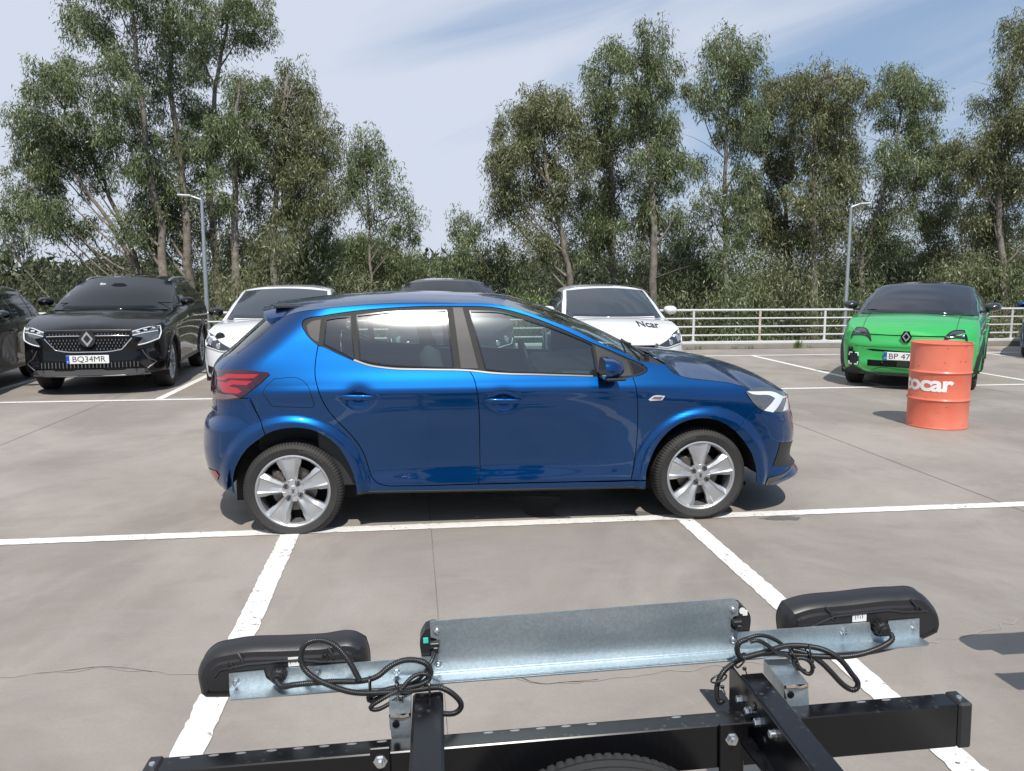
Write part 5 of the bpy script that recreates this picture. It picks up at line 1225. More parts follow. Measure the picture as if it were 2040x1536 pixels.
def tree(spec, label, group, m=None, seed=0, leaf=(.158, .028), zbase=-4.2, kind_name='eucalyptus_tree', cat='tree'):
    name, X0, Y0, path, br, clumps, dens = spec; g = np.random.default_rng(seed)
    t = empty(kind_name, (X0, Y0, zbase), 0, label, cat, group)
    P = [(path[0][0] - (path[1][0] - path[0][0]) * .5, 0., 0.)] + [(x, g.normal() * .12 * (i > 0), z - zbase) for i, (x, z) in enumerate(path)]
    P = np.array(P); H = P[-1, 2]; n = 26
    d = np.r_[0, np.cumsum(np.linalg.norm(np.diff(P, axis=0), axis=1))]; u = np.linspace(0, d[-1], n); Q = np.stack([_pchip(d, P[:, i], u) for i in range(3)], 1); Q[:, :2] += g.normal(size=(n, 2)) * .025
    rad = br * (1.25 - 1.05 * (u / u[-1])**.8); b = MB(); b.tube(Q, rad, 10, True)
    CL = [(c[0], c[1] - zbase, c[2] * 1.1, c[3] * 1.06) for c in clumps] + [((c[0] + d_[0]) / 2 + g.normal() * .25, (c[1] + d_[1]) / 2 - zbase + g.normal() * .25, .55, .5) for c, d_ in zip(clumps[:-1], clumps[1:]) if g.random() < .5]; subs, C, D, Tn = crown_points(CL, g, dens)
    def branch(a, e, r0, r1, k=7, sag=.12):
        a = np.array(a, float); e = np.array(e, float); L = np.linalg.norm(e - a); t_ = np.linspace(0, 1, k)[:, None]; mid = (a + e) / 2 + g.normal(size=3) * L * .07 + (0, 0, -L * sag)
        X = (1 - t_)**2 * a + 2 * t_ * (1 - t_) * mid + t_**2 * e; b.tube(X, np.linspace(r0, r1, k), 5 if r0 < .03 else 7, False); return X
    lim = {}
    for c in CL:
        e = np.array([c[0], g.normal() * .3, c[1] - c[3] * .1]); zt = max(.6, min(Q[-1, 2] - .2, e[2] - .5 - abs(e[0]) * .35)); i = int(np.argmin(np.abs(Q[:, 2] - (zt - np.hypot(e[0] - np.interp(zt, Q[:, 2], Q[:, 0]), 0) * .55))))
        lim[(c[0], c[1])] = branch(Q[i], e, max(.018, rad[i] * .5), .012, 9, .14)
    for p_, key in subs:
        L = min(lim.values(), key=lambda X: np.min(((X - p_)**2).sum(1))); i = int(np.argmin(((L - p_)**2).sum(1)))
        if g.random() < .75: branch(L[max(0, i - 1)], p_, .012, .004, 5, -.08)
    # a few bare twigs
    for k in range(12):
        i = int(g.integers(n // 4, n - 4)); e = Q[i] + (g.choice([-1, 1]) * g.uniform(.6, 1.6), g.normal() * .5, g.uniform(.2, .9)); branch(Q[i], e, .014, .003, 5, -.1)
    b.build('trunk', BARK, t, True, 60, False)
    k = len(C); leaves_mesh('crown', C, D, leaf[0] * g.uniform(.65, 1.25, k), leaf[1] * g.uniform(.7, 1.3, k), m or LEAF, t, Tn, g)
    return t
TREES = [
 ('leaning', -8.4, 27, [(0.0, 0.8), (-0.35, 2.06), (-0.98, 3.3), (-1.59, 4.22), (-2.11, 5.12), (-2.52, 6.45)], 0.13, [(-3.06, 6.07, 0.86, 0.67), (-1.99, 6.91, 0.8, 1.18), (-3.43, 4.95, 0.72, 0.75), (-2.31, 5.41, 0.87, 0.68), (-3.23, 3.74, 0.87, 0.68), (-2.53, 3.29, 0.73, 0.61)], 1.0),
 ('leaning2', -8.55, 28, [(0.0, 0.77), (-0.38, 2.41), (-1.06, 4.01), (-1.57, 5.58), (-1.92, 7.11), (-2.23, 8.02)], 0.13, [(-2.24, 7.87, 0.67, 0.61), (-1.6, 6.2, 0.76, 0.93), (-1.47, 4.79, 0.69, 0.71), (-4.18, 2.87, 0.6, 0.56), (-1.95, 3.28, 0.69, 0.48)], 0.9),
 ('tall', -7.5, 26, [(0.0, 0.83), (-0.07, 2.65), (-0.24, 4.44), (-0.27, 5.9), (-0.39, 7.91), (-0.47, 9.59), (-0.49, 10.83)], 0.17, [(-1.66, 8.85, 0.76, 0.84), (-0.48, 9.87, 1.26, 0.83), (-0.79, 7.18, 0.85, 0.79), (-0.94, 5.81, 0.78, 0.87), (-0.21, 4.88, 0.65, 0.74), (-0.67, 3.25, 0.65, 0.75)], 1.0),
 ('tall2', -6.96, 27, [(0.0, 0.47), (-0.04, 2.7), (-0.15, 5.02), (-0.27, 6.99), (-0.3, 9.07), (-0.26, 11.24)], 0.18, [(-0.2, 9.65, 1.18, 1.02), (-0.45, 7.73, 0.89, 1.04), (-0.32, 5.93, 0.83, 0.83), (-0.65, 4.09, 0.76, 0.85), (-0.88, 2.69, 0.76, 0.7), (0.31, 10.98, 1.18, 0.72)], 1.0),
 ('tall3', -6.57, 29, [(0.0, 0.04), (-0.12, 2.79), (-0.16, 5.29), (0.2, 7.75), (0.62, 9.85), (0.86, 11.58)], 0.17, [(0.46, 10.0, 1.29, 0.95), (1.43, 10.03, 0.81, 0.95), (-0.23, 8.86, 0.72, 0.8), (-0.4, 5.46, 0.73, 0.99), (-0.57, 3.63, 0.74, 0.84), (0.47, 6.62, 0.82, 0.82)], 0.95),
 ('tall4', -5.21, 25, [(0.0, 0.55), (0.02, 2.33), (0.1, 4.5), (0.24, 5.93), (0.44, 7.34)], 0.19, [(0.43, 7.06, 0.91, 0.77), (0.0, 5.36, 0.85, 0.78), (0.67, 6.08, 0.64, 0.64), (-0.13, 4.07, 0.57, 0.5)], 1.0),
 ('wide', -4.28, 26, [(0.0, 0.5), (0.07, 2.36), (0.22, 4.19), (0.44, 6.13), (0.64, 7.61)], 0.17, [(0.7, 7.17, 0.89, 0.88), (0.43, 5.99, 1.12, 0.89), (1.4, 5.86, 0.9, 0.82), (-0.21, 4.78, 1.04, 0.82), (1.14, 4.66, 1.06, 0.83), (1.56, 3.75, 0.76, 0.61), (0.03, 3.28, 1.05, 0.76), (-0.92, 2.05, 0.9, 0.77)], 1.0),
 ('wide2', -3.7, 28, [(0.0, 0.41), (0.22, 2.1), (0.44, 3.75), (0.34, 5.7)], 0.12, [(0.83, 5.71, 0.65, 0.81), (-0.05, 3.58, 1.14, 0.82), (0.4, 2.43, 1.15, 0.75), (-0.61, 1.76, 0.98, 0.67)], 1.0),
 ('slim', -1.28, 27, [(0.0, 0.44), (-0.03, 2.08), (-0.06, 3.37), (-0.06, 4.8), (-0.09, 6.06)], 0.08, [(-0.07, 5.82, 0.51, 0.53), (0.1, 4.96, 0.74, 0.54), (-0.38, 4.96, 0.54, 0.54), (-0.03, 4.25, 0.8, 0.44), (1.01, 3.54, 0.55, 0.35), (1.25, 3.14, 0.46, 0.42), (0.28, 3.61, 0.48, 0.32), (-0.58, 4.4, 0.41, 0.35)], 0.75),
 ('lowtree1', -2.32, 32, [(0.0, 0.24), (0.07, 1.41), (0.16, 2.56)], 0.1, [(-0.12, 2.75, 0.86, 0.67), (0.83, 2.56, 1.06, 0.67), (1.78, 2.18, 0.87, 0.73), (-0.35, 1.6, 1.15, 0.77), (1.19, 1.4, 1.35, 0.68)], 1.0),
 ('lowtree2', -0.1, 34, [(0.0, -0.27), (-0.04, 0.98), (-0.06, 2.01)], 0.08, [(-0.07, 1.81, 0.74, 0.74), (0.54, 1.14, 0.46, 0.42), (-0.91, 1.08, 1.03, 0.62)], 0.9),
 ('leaner', 3.33, 27, [(0.0, 0.59), (-0.22, 1.26), (-0.73, 1.76), (-1.22, 2.58)], 0.1, [(-1.47, 3.4, 0.6, 0.46), (-1.89, 2.74, 0.56, 0.52), (-1.14, 2.42, 0.8, 0.56), (-1.98, 2.09, 0.6, 0.39), (-0.56, 2.09, 0.61, 0.46), (-0.3, 1.43, 0.68, 0.47)], 0.75),
 ('farsmall', 1.49, 40, [(0.0, -0.11), (0.07, 1.36)], 0.08, [(0.02, 1.85, 0.79, 0.63), (0.63, 1.24, 0.74, 0.49), (-0.48, 1.24, 0.54, 0.34)], 0.8),
 ('r1', 5.24, 26, [(0.0, 0.12), (-0.1, 1.75), (-0.53, 3.51), (-0.95, 5.08), (-1.03, 6.62)], 0.16, [(-1.04, 6.93, 1.12, 0.69), (-1.83, 6.14, 0.88, 0.84), (-0.23, 6.49, 0.97, 0.85), (-2.31, 4.75, 0.61, 0.93), (-1.35, 5.07, 0.97, 0.78), (-2.15, 3.66, 0.68, 0.53), (-0.86, 3.98, 0.9, 0.79), (0.11, 5.1, 0.74, 0.94), (-1.34, 2.71, 0.98, 0.64)], 1.0),
 ('r2', 6.93, 27, [(0.0, 0.06), (-0.09, 2.44), (-0.21, 4.92), (-0.3, 7.35), (-0.32, 8.62)], 0.16, [(-0.31, 8.3, 0.84, 0.71), (-0.72, 7.5, 0.68, 0.8), (0.14, 6.88, 0.85, 0.97), (-0.44, 5.74, 0.94, 0.81), (-0.67, 4.1, 0.95, 0.91), (0.09, 4.6, 0.69, 0.82), (-1.0, 2.77, 1.04, 0.75)], 1.0),
 ('r3', 7.65, 25, [(0.0, 0.16), (-0.1, 2.38), (-0.21, 4.69), (-0.29, 6.95), (-0.36, 8.72)], 0.17, [(-0.36, 8.5, 0.6, 0.58), (-0.73, 7.68, 0.71, 0.74), (0.22, 7.71, 0.6, 0.74), (-0.23, 6.51, 0.96, 0.67), (0.34, 6.07, 0.56, 0.75), (-0.44, 4.99, 0.72, 0.68), (0.53, 4.86, 0.73, 0.61), (-0.48, 3.46, 0.73, 0.69), (0.49, 3.47, 0.82, 0.47)], 1.0),
 ('r4', 10.54, 26, [(0.0, -0.25), (-0.13, 2.42), (-0.21, 4.86), (-0.3, 7.24), (-0.35, 9.1)], 0.13, [(-0.31, 8.94, 0.59, 0.62), (-0.7, 8.16, 0.59, 0.7), (0.23, 8.19, 0.64, 0.85), (-0.24, 7.24, 0.93, 0.7), (-1.09, 7.37, 0.47, 0.47), (0.46, 6.62, 0.51, 0.63), (-0.85, 5.17, 0.51, 0.35), (0.5, 5.67, 0.69, 0.48), (0.38, 4.38, 0.69, 0.65), (-0.73, 4.05, 0.6, 0.48), (-0.96, 3.4, 0.69, 0.42), (0.35, 3.08, 0.78, 0.66)], 0.8),
 ('r5', 14.06, 28, [(0.0, -0.04), (-0.41, 2.5), (-0.88, 4.27), (-1.43, 6.0), (-1.32, 7.72)], 0.15, [(-1.23, 7.89, 0.93, 0.76), (-1.64, 6.69, 0.93, 0.86), (-0.68, 6.02, 0.94, 0.87), (-1.37, 4.79, 1.03, 0.87), (-1.89, 3.73, 0.94, 0.79), (-0.73, 3.21, 1.04, 0.8)], 1.0),
 ('r6', 13.63, 26, [(0.0, 0.07), (-0.13, 2.43), (-0.27, 4.41), (-0.33, 6.36), (-0.29, 8.11)], 0.18, [(-0.29, 8.11, 0.95, 0.5), (-0.86, 7.46, 0.95, 0.71), (0.44, 7.49, 0.96, 0.72), (-0.21, 6.68, 1.05, 0.64), (1.03, 6.55, 0.71, 0.89), (0.04, 5.23, 1.06, 0.73), (-0.6, 4.08, 0.88, 0.66), (0.64, 4.1, 1.07, 0.82), (1.11, 5.25, 0.71, 0.73), (0.17, 2.93, 1.07, 0.67)], 1.0),
 ('r7', 16.61, 28, [(0.0, -0.06), (-0.04, 2.14), (0.24, 3.95), (0.78, 6.09), (1.12, 8.19)], 0.13, [(1.19, 8.54, 0.77, 0.69), (0.55, 8.0, 0.67, 0.6), (1.82, 7.86, 0.74, 0.69), (0.9, 7.14, 0.87, 0.52), (1.8, 6.81, 0.55, 0.6), (1.21, 5.39, 1.17, 0.71), (0.33, 5.55, 0.87, 0.71), (1.99, 5.58, 0.79, 0.64), (1.11, 4.14, 1.18, 0.72), (0.59, 3.05, 1.18, 0.81)], 0.85),
 ('r8', 21.6, 29, [(0.0, -0.35), (-0.25, 1.41), (-0.61, 3.32), (-1.03, 4.63)], 0.12, [(-1.54, 5.92, 1.12, 0.64), (-0.55, 6.31, 0.93, 0.83), (-1.88, 4.99, 0.92, 0.59), (-0.22, 4.83, 1.04, 0.84), (-2.43, 4.05, 0.82, 0.49), (-0.96, 3.69, 1.24, 0.57), (-1.67, 2.17, 1.25, 0.76)], 0.8),
 ('r9', 19.93, 25, [(0.0, -0.26), (-0.27, 1.76), (-0.54, 3.74), (-0.41, 6.32), (-0.25, 8.53), (-0.01, 9.77)], 0.16, [(0.1, 9.5, 0.8, 0.7), (-0.39, 8.05, 0.8, 0.7), (-0.83, 7.1, 0.57, 0.57), (0.1, 6.65, 1.08, 0.95), (-1.02, 6.15, 0.53, 0.48), (-0.67, 5.19, 0.9, 0.72), (0.28, 4.72, 0.91, 0.81), (-1.38, 5.18, 0.62, 0.56), (0.23, 3.25, 0.91, 0.74), (-0.69, 3.41, 0.72, 0.65), (-0.2, 1.93, 1.1, 0.75)], 1.0),
 ('r10', 10.77, 30, [(0.0, -0.13), (-0.15, 1.41), (-0.25, 2.92)], 0.11, [(-0.18, 2.55, 0.99, 0.76), (-0.65, 1.6, 1.19, 0.76), (0.74, 1.79, 1.0, 0.76), (-1.65, 1.98, 0.98, 0.75)], 1.0),
 ('r11', 19.73, 31, [(0.0, -0.45), (0.01, 0.99), (0.04, 2.21)], 0.11, [(0.26, 2.21, 1.32, 0.91), (-1.03, 1.8, 1.31, 0.81), (-1.86, 1.2, 1.09, 0.81), (1.42, 1.4, 1.33, 0.82)], 1.0)]
TLAB = {
 'leaning': 'eucalyptus with leaning pale trunk, leftmost of the trees behind the black crossover', 'leaning2': 'slender eucalyptus leaning left beside the leftmost leaning trunk', 'tall': 'very tall eucalyptus cut off by the top edge, first upright tree from the left',
 'tall2': 'very tall eucalyptus cut off by the top edge, directly left of the left lamp post', 'tall3': 'tall eucalyptus with sparse dark crown reaching the top edge, right of the left lamp post', 'tall4': 'eucalyptus with straight bare orange brown trunk right of the left lamp post',
 'wide': 'broad drooping eucalyptus above the left white car', 'wide2': 'lower drooping eucalyptus at the right end of the left tree group', 'slim': 'small slim eucalyptus standing alone with a long branch reaching right',
 'lowtree1': 'low bushy eucalyptus at the foot of the slim lone tree', 'lowtree2': 'low distant eucalyptus at the left side of the sky gap', 'leaner': 'small eucalyptus leaning left at the right side of the sky gap', 'farsmall': 'tiny distant eucalyptus in the middle of the sky gap',
 'r1': 'round crowned eucalyptus, leftmost of the right tree group', 'r2': 'tall eucalyptus behind the right white car', 'r3': 'eucalyptus with tall pointed crown just right of the right white car', 'r4': 'narrow eucalyptus with thin pale trunk and the highest crown, standing over the open bay',
 'r5': 'eucalyptus with curved trunk between the narrow tall one and the right lamp post', 'r6': 'broad brownish eucalyptus left of the right lamp post', 'r7': 'airy eucalyptus with trunk bending right above the green car', 'r8': 'lower spreading eucalyptus right of the green car roof',
 'r9': 'tall brownish eucalyptus cut off by the right edge', 'r10': 'bushy low eucalyptus between two tall trunks behind the railing', 'r11': 'bushy low eucalyptus behind the right lamp post'}
for i_, sp in enumerate(TREES):
    brown = sp[0] in ('r6', 'r5', 'r8', 'r9', 'r1', 'wide')
    tree(sp, TLAB[sp[0]], 'eucalyptus trees beyond the railing', LEAF_B if brown else LEAF, 100 + i_)
def bush(x, y, w, h, label, m, seed, zb=-4.1, group='bushes beyond the railing', dens=1.0, leaf=(.15, .030), name='bush'):
    g = np.random.default_rng(seed); t = empty(name, (x, y, zb), 0, label, 'bush', group); cl = []
    H = h - zb
    for k in range(max(5, int(w * H * .55))):
        cx = g.uniform(-w / 2, w / 2); cz = g.uniform(H * .45, H * (1 - .25 * (abs(cx) / (w / 2))**2) - .5); cl.append((cx, cz, g.uniform(.6, 1.0), g.uniform(.5, .85)))
    subs, C, D, Tn = crown_points(cl, g, dens, 60, .9, .42); b = MB()
    for k in range(7):
        e = cl[k % len(cl)]; X = np.linspace((g.normal() * .3, g.normal() * .3, 0), (e[0], 0, e[1]), 8); X[1:-1] += g.normal(size=(6, 3)) * .08; b.tube(X, np.linspace(.05, .012, 8), 6, False)
    b.build('stem', BARK, t, True, 60, False); k = len(C); leaves_mesh('foliage', C, D, leaf[0] * g.uniform(.6, 1.25, k), leaf[1] * g.uniform(.7, 1.3, k), m, t, Tn, g); return t
BUSH = [(-12.6, 24, 4.0, 2.0, 'dark bush at the left edge behind the dark hatchback', LEAF_D), (-10.0, 22.5, 1.7, 2.05, 'bright yellow green bush behind the dark hatchback', LEAF_G), (-8.0, 24, 3.6, 2.0, 'mixed green bush behind the roof of the black crossover', LEAF_B),
        (-6.2, 25, 3.0, 2.6, 'grey green bush behind the tail of the black crossover', LEAF), (-3.6, 22, 3.2, 3.0, 'dense olive bush behind the left white car', LEAF_B), (-1.2, 23, 3.0, 2.3, 'low olive bush behind the rear of the blue car roof', LEAF_B),
        (1.2, 26, 2.6, 1.7, 'low bush at the bottom of the sky gap', LEAF_D), (2.7, 23, 2.4, 2.0, 'sunlit bush left of the right white car', LEAF_G), (4.8, 24, 3.0, 2.4, 'olive bush behind the roof of the right white car', LEAF),
        (7.2, 23, 3.0, 2.3, 'brown green bush behind the railing next to the right white car', LEAF_B), (9.4, 22.5, 3.0, 2.5, 'olive bush behind the railing over the open bay', LEAF), (11.6, 24, 3.2, 2.8, 'dense bush behind the right lamp post', LEAF_B),
        (14.2, 24, 3.2, 2.3, 'olive bush behind the roof of the green car', LEAF), (16.6, 23, 3.0, 2.4, 'sunlit green bush at the right edge behind the railing', LEAF_B), (19.3, 25, 3.2, 3.2, 'dark bush beyond the right edge tree', LEAF)]
for i_, (x, y, w, h, lab, m_) in enumerate(BUSH): bush(x, y, w, h, lab, m_, 300 + i_, dens=.8)
def woodland(name, x0, x1, y, hfun, m, seed, n, leaf):
    """far belt of trees and scrub read as one mass"""
    g = np.random.default_rng(seed); cx = g.uniform(x0, x1, n); hh = hfun(cx); cz = -4 + (hh + 4) * g.uniform(.12, 1, n)**.85; cy = y + g.uniform(-3, 3, n)
    m_ = 40; C = np.repeat(np.c_[cx, cy, cz], m_, 0) + g.normal(size=(n * m_, 3)) * (.55, .5, .5); D = g.normal(size=(n * m_, 3)) * .6; D[:, 2] -= .8; T = np.clip(np.repeat(g.normal(.42, .16, n), m_) + g.normal(0, .15, n * m_), 0, 1)
    o = leaves_mesh(name, C, D, leaf[0] * g.uniform(.7, 1.3, n * m_), leaf[1] * g.uniform(.7, 1.3, n * m_), m, None, T, g); tag(o, None, kind='stuff'); return o
gap = lambda x, c, w, d: d * np.exp(-((x - c) / w)**2)
woodland('undergrowth', -22, 26, 29, lambda x: 1.7 + .7 * np.sin(x * .9) + .5 * np.sin(x * 2.3 + 1) - gap(x, 1.3, 2.6, 1.4) - gap(x, -14, 3, 1.2), LEAF_D, 21, 4400, (.18, .036))
woodland('woodland', -40, 46, 44, lambda x: 3.2 + 1.0 * np.sin(x * .5 + 2) + .6 * np.sin(x * 1.4) + np.where(x > 6, 1.0, 0) + gap(x, -9, 5, 1.8) - gap(x, 1.0, 4.5, 3.0) - gap(x, -22, 6, 3.0), LEAF_D, 22, 3400, (.27, .065))
woodland('distant_forest', -160, 180, 120, lambda x: 3.0 + 1.2 * np.sin(x * .09) + .9 * np.sin(x * .31 + .5), LEAF_D, 23, 2200, (1.5, .55))
# weeds at the kerb
def weeds():
    g = np.random.default_rng(9); C = []; D = []
    for (x, n, h) in ((8.45, 60, .26), (6.2, 14, .10), (7.0, 12, .09), (7.35, 16, .10), (8.75, 14, .09), (5.95, 10, .08), (10.3, 12, .1), (-3.0, 20, .12), (12.8, 16, .12), (11.9, 12, .09)):
        C.append(np.c_[x + g.normal(0, .05, n), 16.79 + g.normal(0, .012, n) - .01, np.full(n, .004)]); d = np.c_[g.normal(0, .3, n), g.normal(-.1, .2, n), np.ones(n)]; d *= (h * g.uniform(.4, 1.1, n) / np.linalg.norm(d, axis=1))[:, None]; D.append(d)
    C = np.concatenate(C); D = np.concatenate(D); o = leaves_mesh('weeds', C, D, np.linalg.norm(D, axis=1), np.full(len(C), .012), LEAF_G, None, g.uniform(0, 1, len(C)), g); tag(o, None, kind='stuff')
weeds()
# ---------------------------------------------------------------- trailer in the foreground (local x right, y away, z up)
def black_steel():
    mt = mat('dusty black painted steel', (.005, .0052, .0065), .20, spec=.42); nt = mt.node_tree; N = nt.nodes; L = nt.links; b = N['Principled BSDF']; tc = N.new('ShaderNodeTexCoord')
    v = N.new('ShaderNodeTexVoronoi'); v.inputs['Scale'].default_value = 55; L.new(tc.outputs['Object'], v.inputs['Vector']); r = N.new('ShaderNodeMapRange'); L.new(v.outputs[0], r.inputs[0]); r.inputs[1].default_value = .10; r.inputs[2].default_value = .34; r.inputs[3].default_value = .9; r.inputs[4].default_value = 0
    n = N.new('ShaderNodeTexNoise'); n.inputs['Scale'].default_value = 9; n.inputs['Detail'].default_value = 6; L.new(tc.outputs['Object'], n.inputs['Vector']); r2 = N.new('ShaderNodeMapRange'); L.new(n.outputs[0], r2.inputs[0]); r2.inputs[1].default_value = .48; r2.inputs[2].default_value = .75; r2.inputs[4].default_value = .8
    mu = N.new('ShaderNodeMath'); mu.operation = 'MULTIPLY'; L.new(r.outputs[0], mu.inputs[0]); L.new(r2.outputs[0], mu.inputs[1])
    geo = N.new('ShaderNodeNewGeometry'); sp = N.new('ShaderNodeSeparateXYZ'); L.new(geo.outputs['Normal'], sp.inputs[0]); up = N.new('ShaderNodeMapRange'); L.new(sp.outputs[2], up.inputs[0]); up.inputs[1].default_value = .3; up.inputs[2].default_value = .9
    mu2 = N.new('ShaderNodeMath'); mu2.operation = 'MULTIPLY'; L.new(mu.outputs[0], mu2.inputs[0]); L.new(up.outputs[0], mu2.inputs[1])
    mx = N.new('ShaderNodeMixRGB'); L.new(mu2.outputs[0], mx.inputs[0]); mx.inputs[1].default_value = (.005, .0052, .0065, 1); mx.inputs[2].default_value = (.13, .125, .115, 1); L.new(mx.outputs[0], b.inputs['Base Color'])
    return mt
def spangle():
    mt = mat('spangled galvanised sheet', (.50, .54, .57), .38, .85); nt = mt.node_tree; N = nt.nodes; L = nt.links; b = N['Principled BSDF']; tc = N.new('ShaderNodeTexCoord')
    v = N.new('ShaderNodeTexVoronoi'); v.inputs['Scale'].default_value = 190; L.new(tc.outputs['Object'], v.inputs['Vector'])
    n = N.new('ShaderNodeTexNoise'); n.inputs['Scale'].default_value = 7; n.inputs['Detail'].default_value = 6; mp = N.new('ShaderNodeMapping'); mp.inputs['Scale'].default_value = (.35, 1, 2.2); L.new(tc.outputs['Object'], mp.inputs[0]); L.new(mp.outputs[0], n.inputs['Vector'])
    r = N.new('ShaderNodeMapRange'); L.new(n.outputs[0], r.inputs[0]); r.inputs[1].default_value = .35; r.inputs[2].default_value = .7
    m1 = N.new('ShaderNodeMixRGB'); L.new(r.outputs[0], m1.inputs[0]); m1.inputs[1].default_value = (.43, .51, .555, 1); m1.inputs[2].default_value = (.58, .645, .68, 1)  # both zinc tones tinted blue, painting the sky's reflection into the colour
    bw = N.new('ShaderNodeRGBToBW'); L.new(v.outputs['Color'], bw.inputs[0]); m2 = N.new('ShaderNodeMixRGB'); m2.blend_type = 'MULTIPLY'; m2.inputs[0].default_value = .22; L.new(m1.outputs[0], m2.inputs[1]); L.new(bw.outputs[0], m2.inputs[2]); L.new(m2.outputs[0], b.inputs['Base Color'])
    r2 = N.new('ShaderNodeMapRange'); L.new(n.outputs[0], r2.inputs[0]); r2.inputs[3].default_value = .30; r2.inputs[4].default_value = .52; L.new(r2.outputs[0], b.inputs['Roughness'])
    bp = N.new('ShaderNodeBump'); bp.inputs['Strength'].default_value = .12; bp.inputs['Distance'].default_value = .001; L.new(v.outputs[0], bp.inputs['Height']); L.new(bp.outputs[0], b.inputs['Normal'])
    return mt
def build_trailer():
    C = CAR_MATS; bs = black_steel(); gs = spangle()
    plast = mat('black lamp plastic', (.019, .019, .021), .40, spec=.5, bump=(220, .25, .0006)); redl = mat('red trailer lens', (.30, .004, .012), .1, coat=1.)
    hose = mat('black corrugated hose', (.014, .014, .015), .36, spec=.5); zinc = mat('zinc bolt', (.62, .64, .66), .25, .95)
    root = empty('trailer', (.05, 1.69, .64), 0, 'black steel trailer frame with galvanised light bar in the foreground', 'trailer', 'parked trailers')
    yw, rl = R(1.7), R(1.8); r0 = Vector((math.cos(yw), -math.sin(yw), 0)); up = Vector((0, 0, 1)); u = r0 * math.cos(rl) + up * math.sin(rl); n = up * math.cos(rl) - r0 * math.sin(rl); w = Vector((math.sin(yw), math.cos(yw), 0))
    root.rotation_euler = Matrix((u, w, n)).transposed().to_euler()
    def sheet(name, poly, y, th, m, holes=(), par=root, bevel=True):
        """plate in the x-z plane, thickness away from the viewer"""
        O = np.asarray(poly, float)
        if area2(O) < 0: O = O[::-1]
        Q, T, loops = tri2d(O, holes, .2); V = [np.c_[Q[:, 0], np.full(len(Q), y), Q[:, 1]], np.c_[Q[:, 0], np.full(len(Q), y + th), Q[:, 1]]]; k = len(Q); F = T.tolist() + [[i + k for i in f[::-1]] for f in T.tolist()]; nn = 2 * k
        for l in loops:
            q = len(l); V += [np.c_[l[:, 0], np.full(q, y), l[:, 1]], np.c_[l[:, 0], np.full(q, y + th), l[:, 1]]]; F += [(nn + i, nn + (i + 1) % q, nn + q + (i + 1) % q, nn + q + i) for i in range(q)]; nn += 2 * q
        return mesh_obj(name, np.concatenate(V), F, m, par, False)
    # rails and beam
    b = MB(); b.box((-.028, -1.19, -.041), (.068, 2.44, .070), bev=.006); b.build('side_rail', bs, root)
    b = MB(); b.box((.715, -1.2, -.036), (.058, 2.40, .060), bev=.005); b.build('side_rail', bs, root)
    b = MB(); b.box((.6835, -.28, -.055), (.005, .66, .10), bev=.0015); b.prism([(.684, -.62), (.684, .105), (.632, .118), (.652, -.20), (.668, -.62)], frame((0, 0, -.108), (1, 0, 0), (0, 1, 0), (0, 0, 1)), .005)
    br = b.build('rail_bracket', bs, root)
    for y, z in ((-.027, -.054), (-.079, -.053), (-.130, -.050), (-.209, -.030)):
        q = MB(); q.lathe([(0, .012), (.007, .012), (.009, .010), (.009, 0), (.012, 0), (.012, -.002)], 6 if y > -.2 else 12, frame((.681, y, z), (0, 1, 0), (0, 0, 1), (-1, 0, 0))); q.build('bolt', zinc, br)
    for y, z in ((-.055, -.075), (-.1, -.03), (-.16, -.075)):
        q = MB(); q.lathe([(0, .004), (.009, .004), (.010, 0)], 14, frame((.681, y, z), (0, 1, 0), (0, 0, 1), (-1, 0, 0))); q.build('bolt', bs, br)
    b = MB(); b.box((.285, -.0755, -.117), (1.74, .053, .102), bev=.0025); beam = b.build('cross_beam', bs, root)
    for x in (-.600, 1.172):
        b = MB(); b.box((x, -.0755, -.117), (.032, .060, .109), bev=.005); b.box((x + (.0165 if x > 0 else -.0165), -.0755, -.117), (.002, .046, .094), bev=.0009); c = b.build('end_cap', mat('black rubbery cap', (.02, .02, .022), .5), beam); q = MB(); q.lathe([(0, .003), (.006, .003), (.007, 0)], 10, frame((x, -.078, -.0625), (1, 0, 0), (0, 1, 0), (0, 0, 1))); q.build('cap_rivet', zinc, c)
    b = MB()
    for x in (-.54, -.481, -.425, -.361, -.305, -.251, -.193, -.129, .101, .159, .216, .272, .33, .52, .95, 1.01): b.prism([(x + .011 * math.cos(a), -.058 + .0035 * math.sin(a)) for a in np.linspace(0, 2 * math.pi, 13)[:-1]], frame((0, 0, -.0662), (1, 0, 0), (0, 1, 0), (0, 0, 1)), .0006)
    b.build('edge_slots', mat('bare metal slot', (.30, .30, .30), .5, .4), beam, False)
    for x0, x1, z0, bz in ((-.150, -.108, -.048, (-.078,)), (.600, .655, -.060, (-.095, -.185))):
        b = MB(); b.box(((x0 + x1) / 2, -.108, (z0 - .26) / 2), (x1 - x0, .008, z0 + .26), bev=.002); p = b.build('mounting_plate', bs, root)
        for z in bz: q = MB(); q.lathe([(0, .016), (.006, .016), (.006, .008), (.011, .008), (.011, .001), (.015, .001), (.015, -.001)], 6, frame(((x0 + x1) / 2, -.112, z), (1, 0, 0), (0, 0, 1), (0, -1, 0))); q.build('bolt', zinc, p)
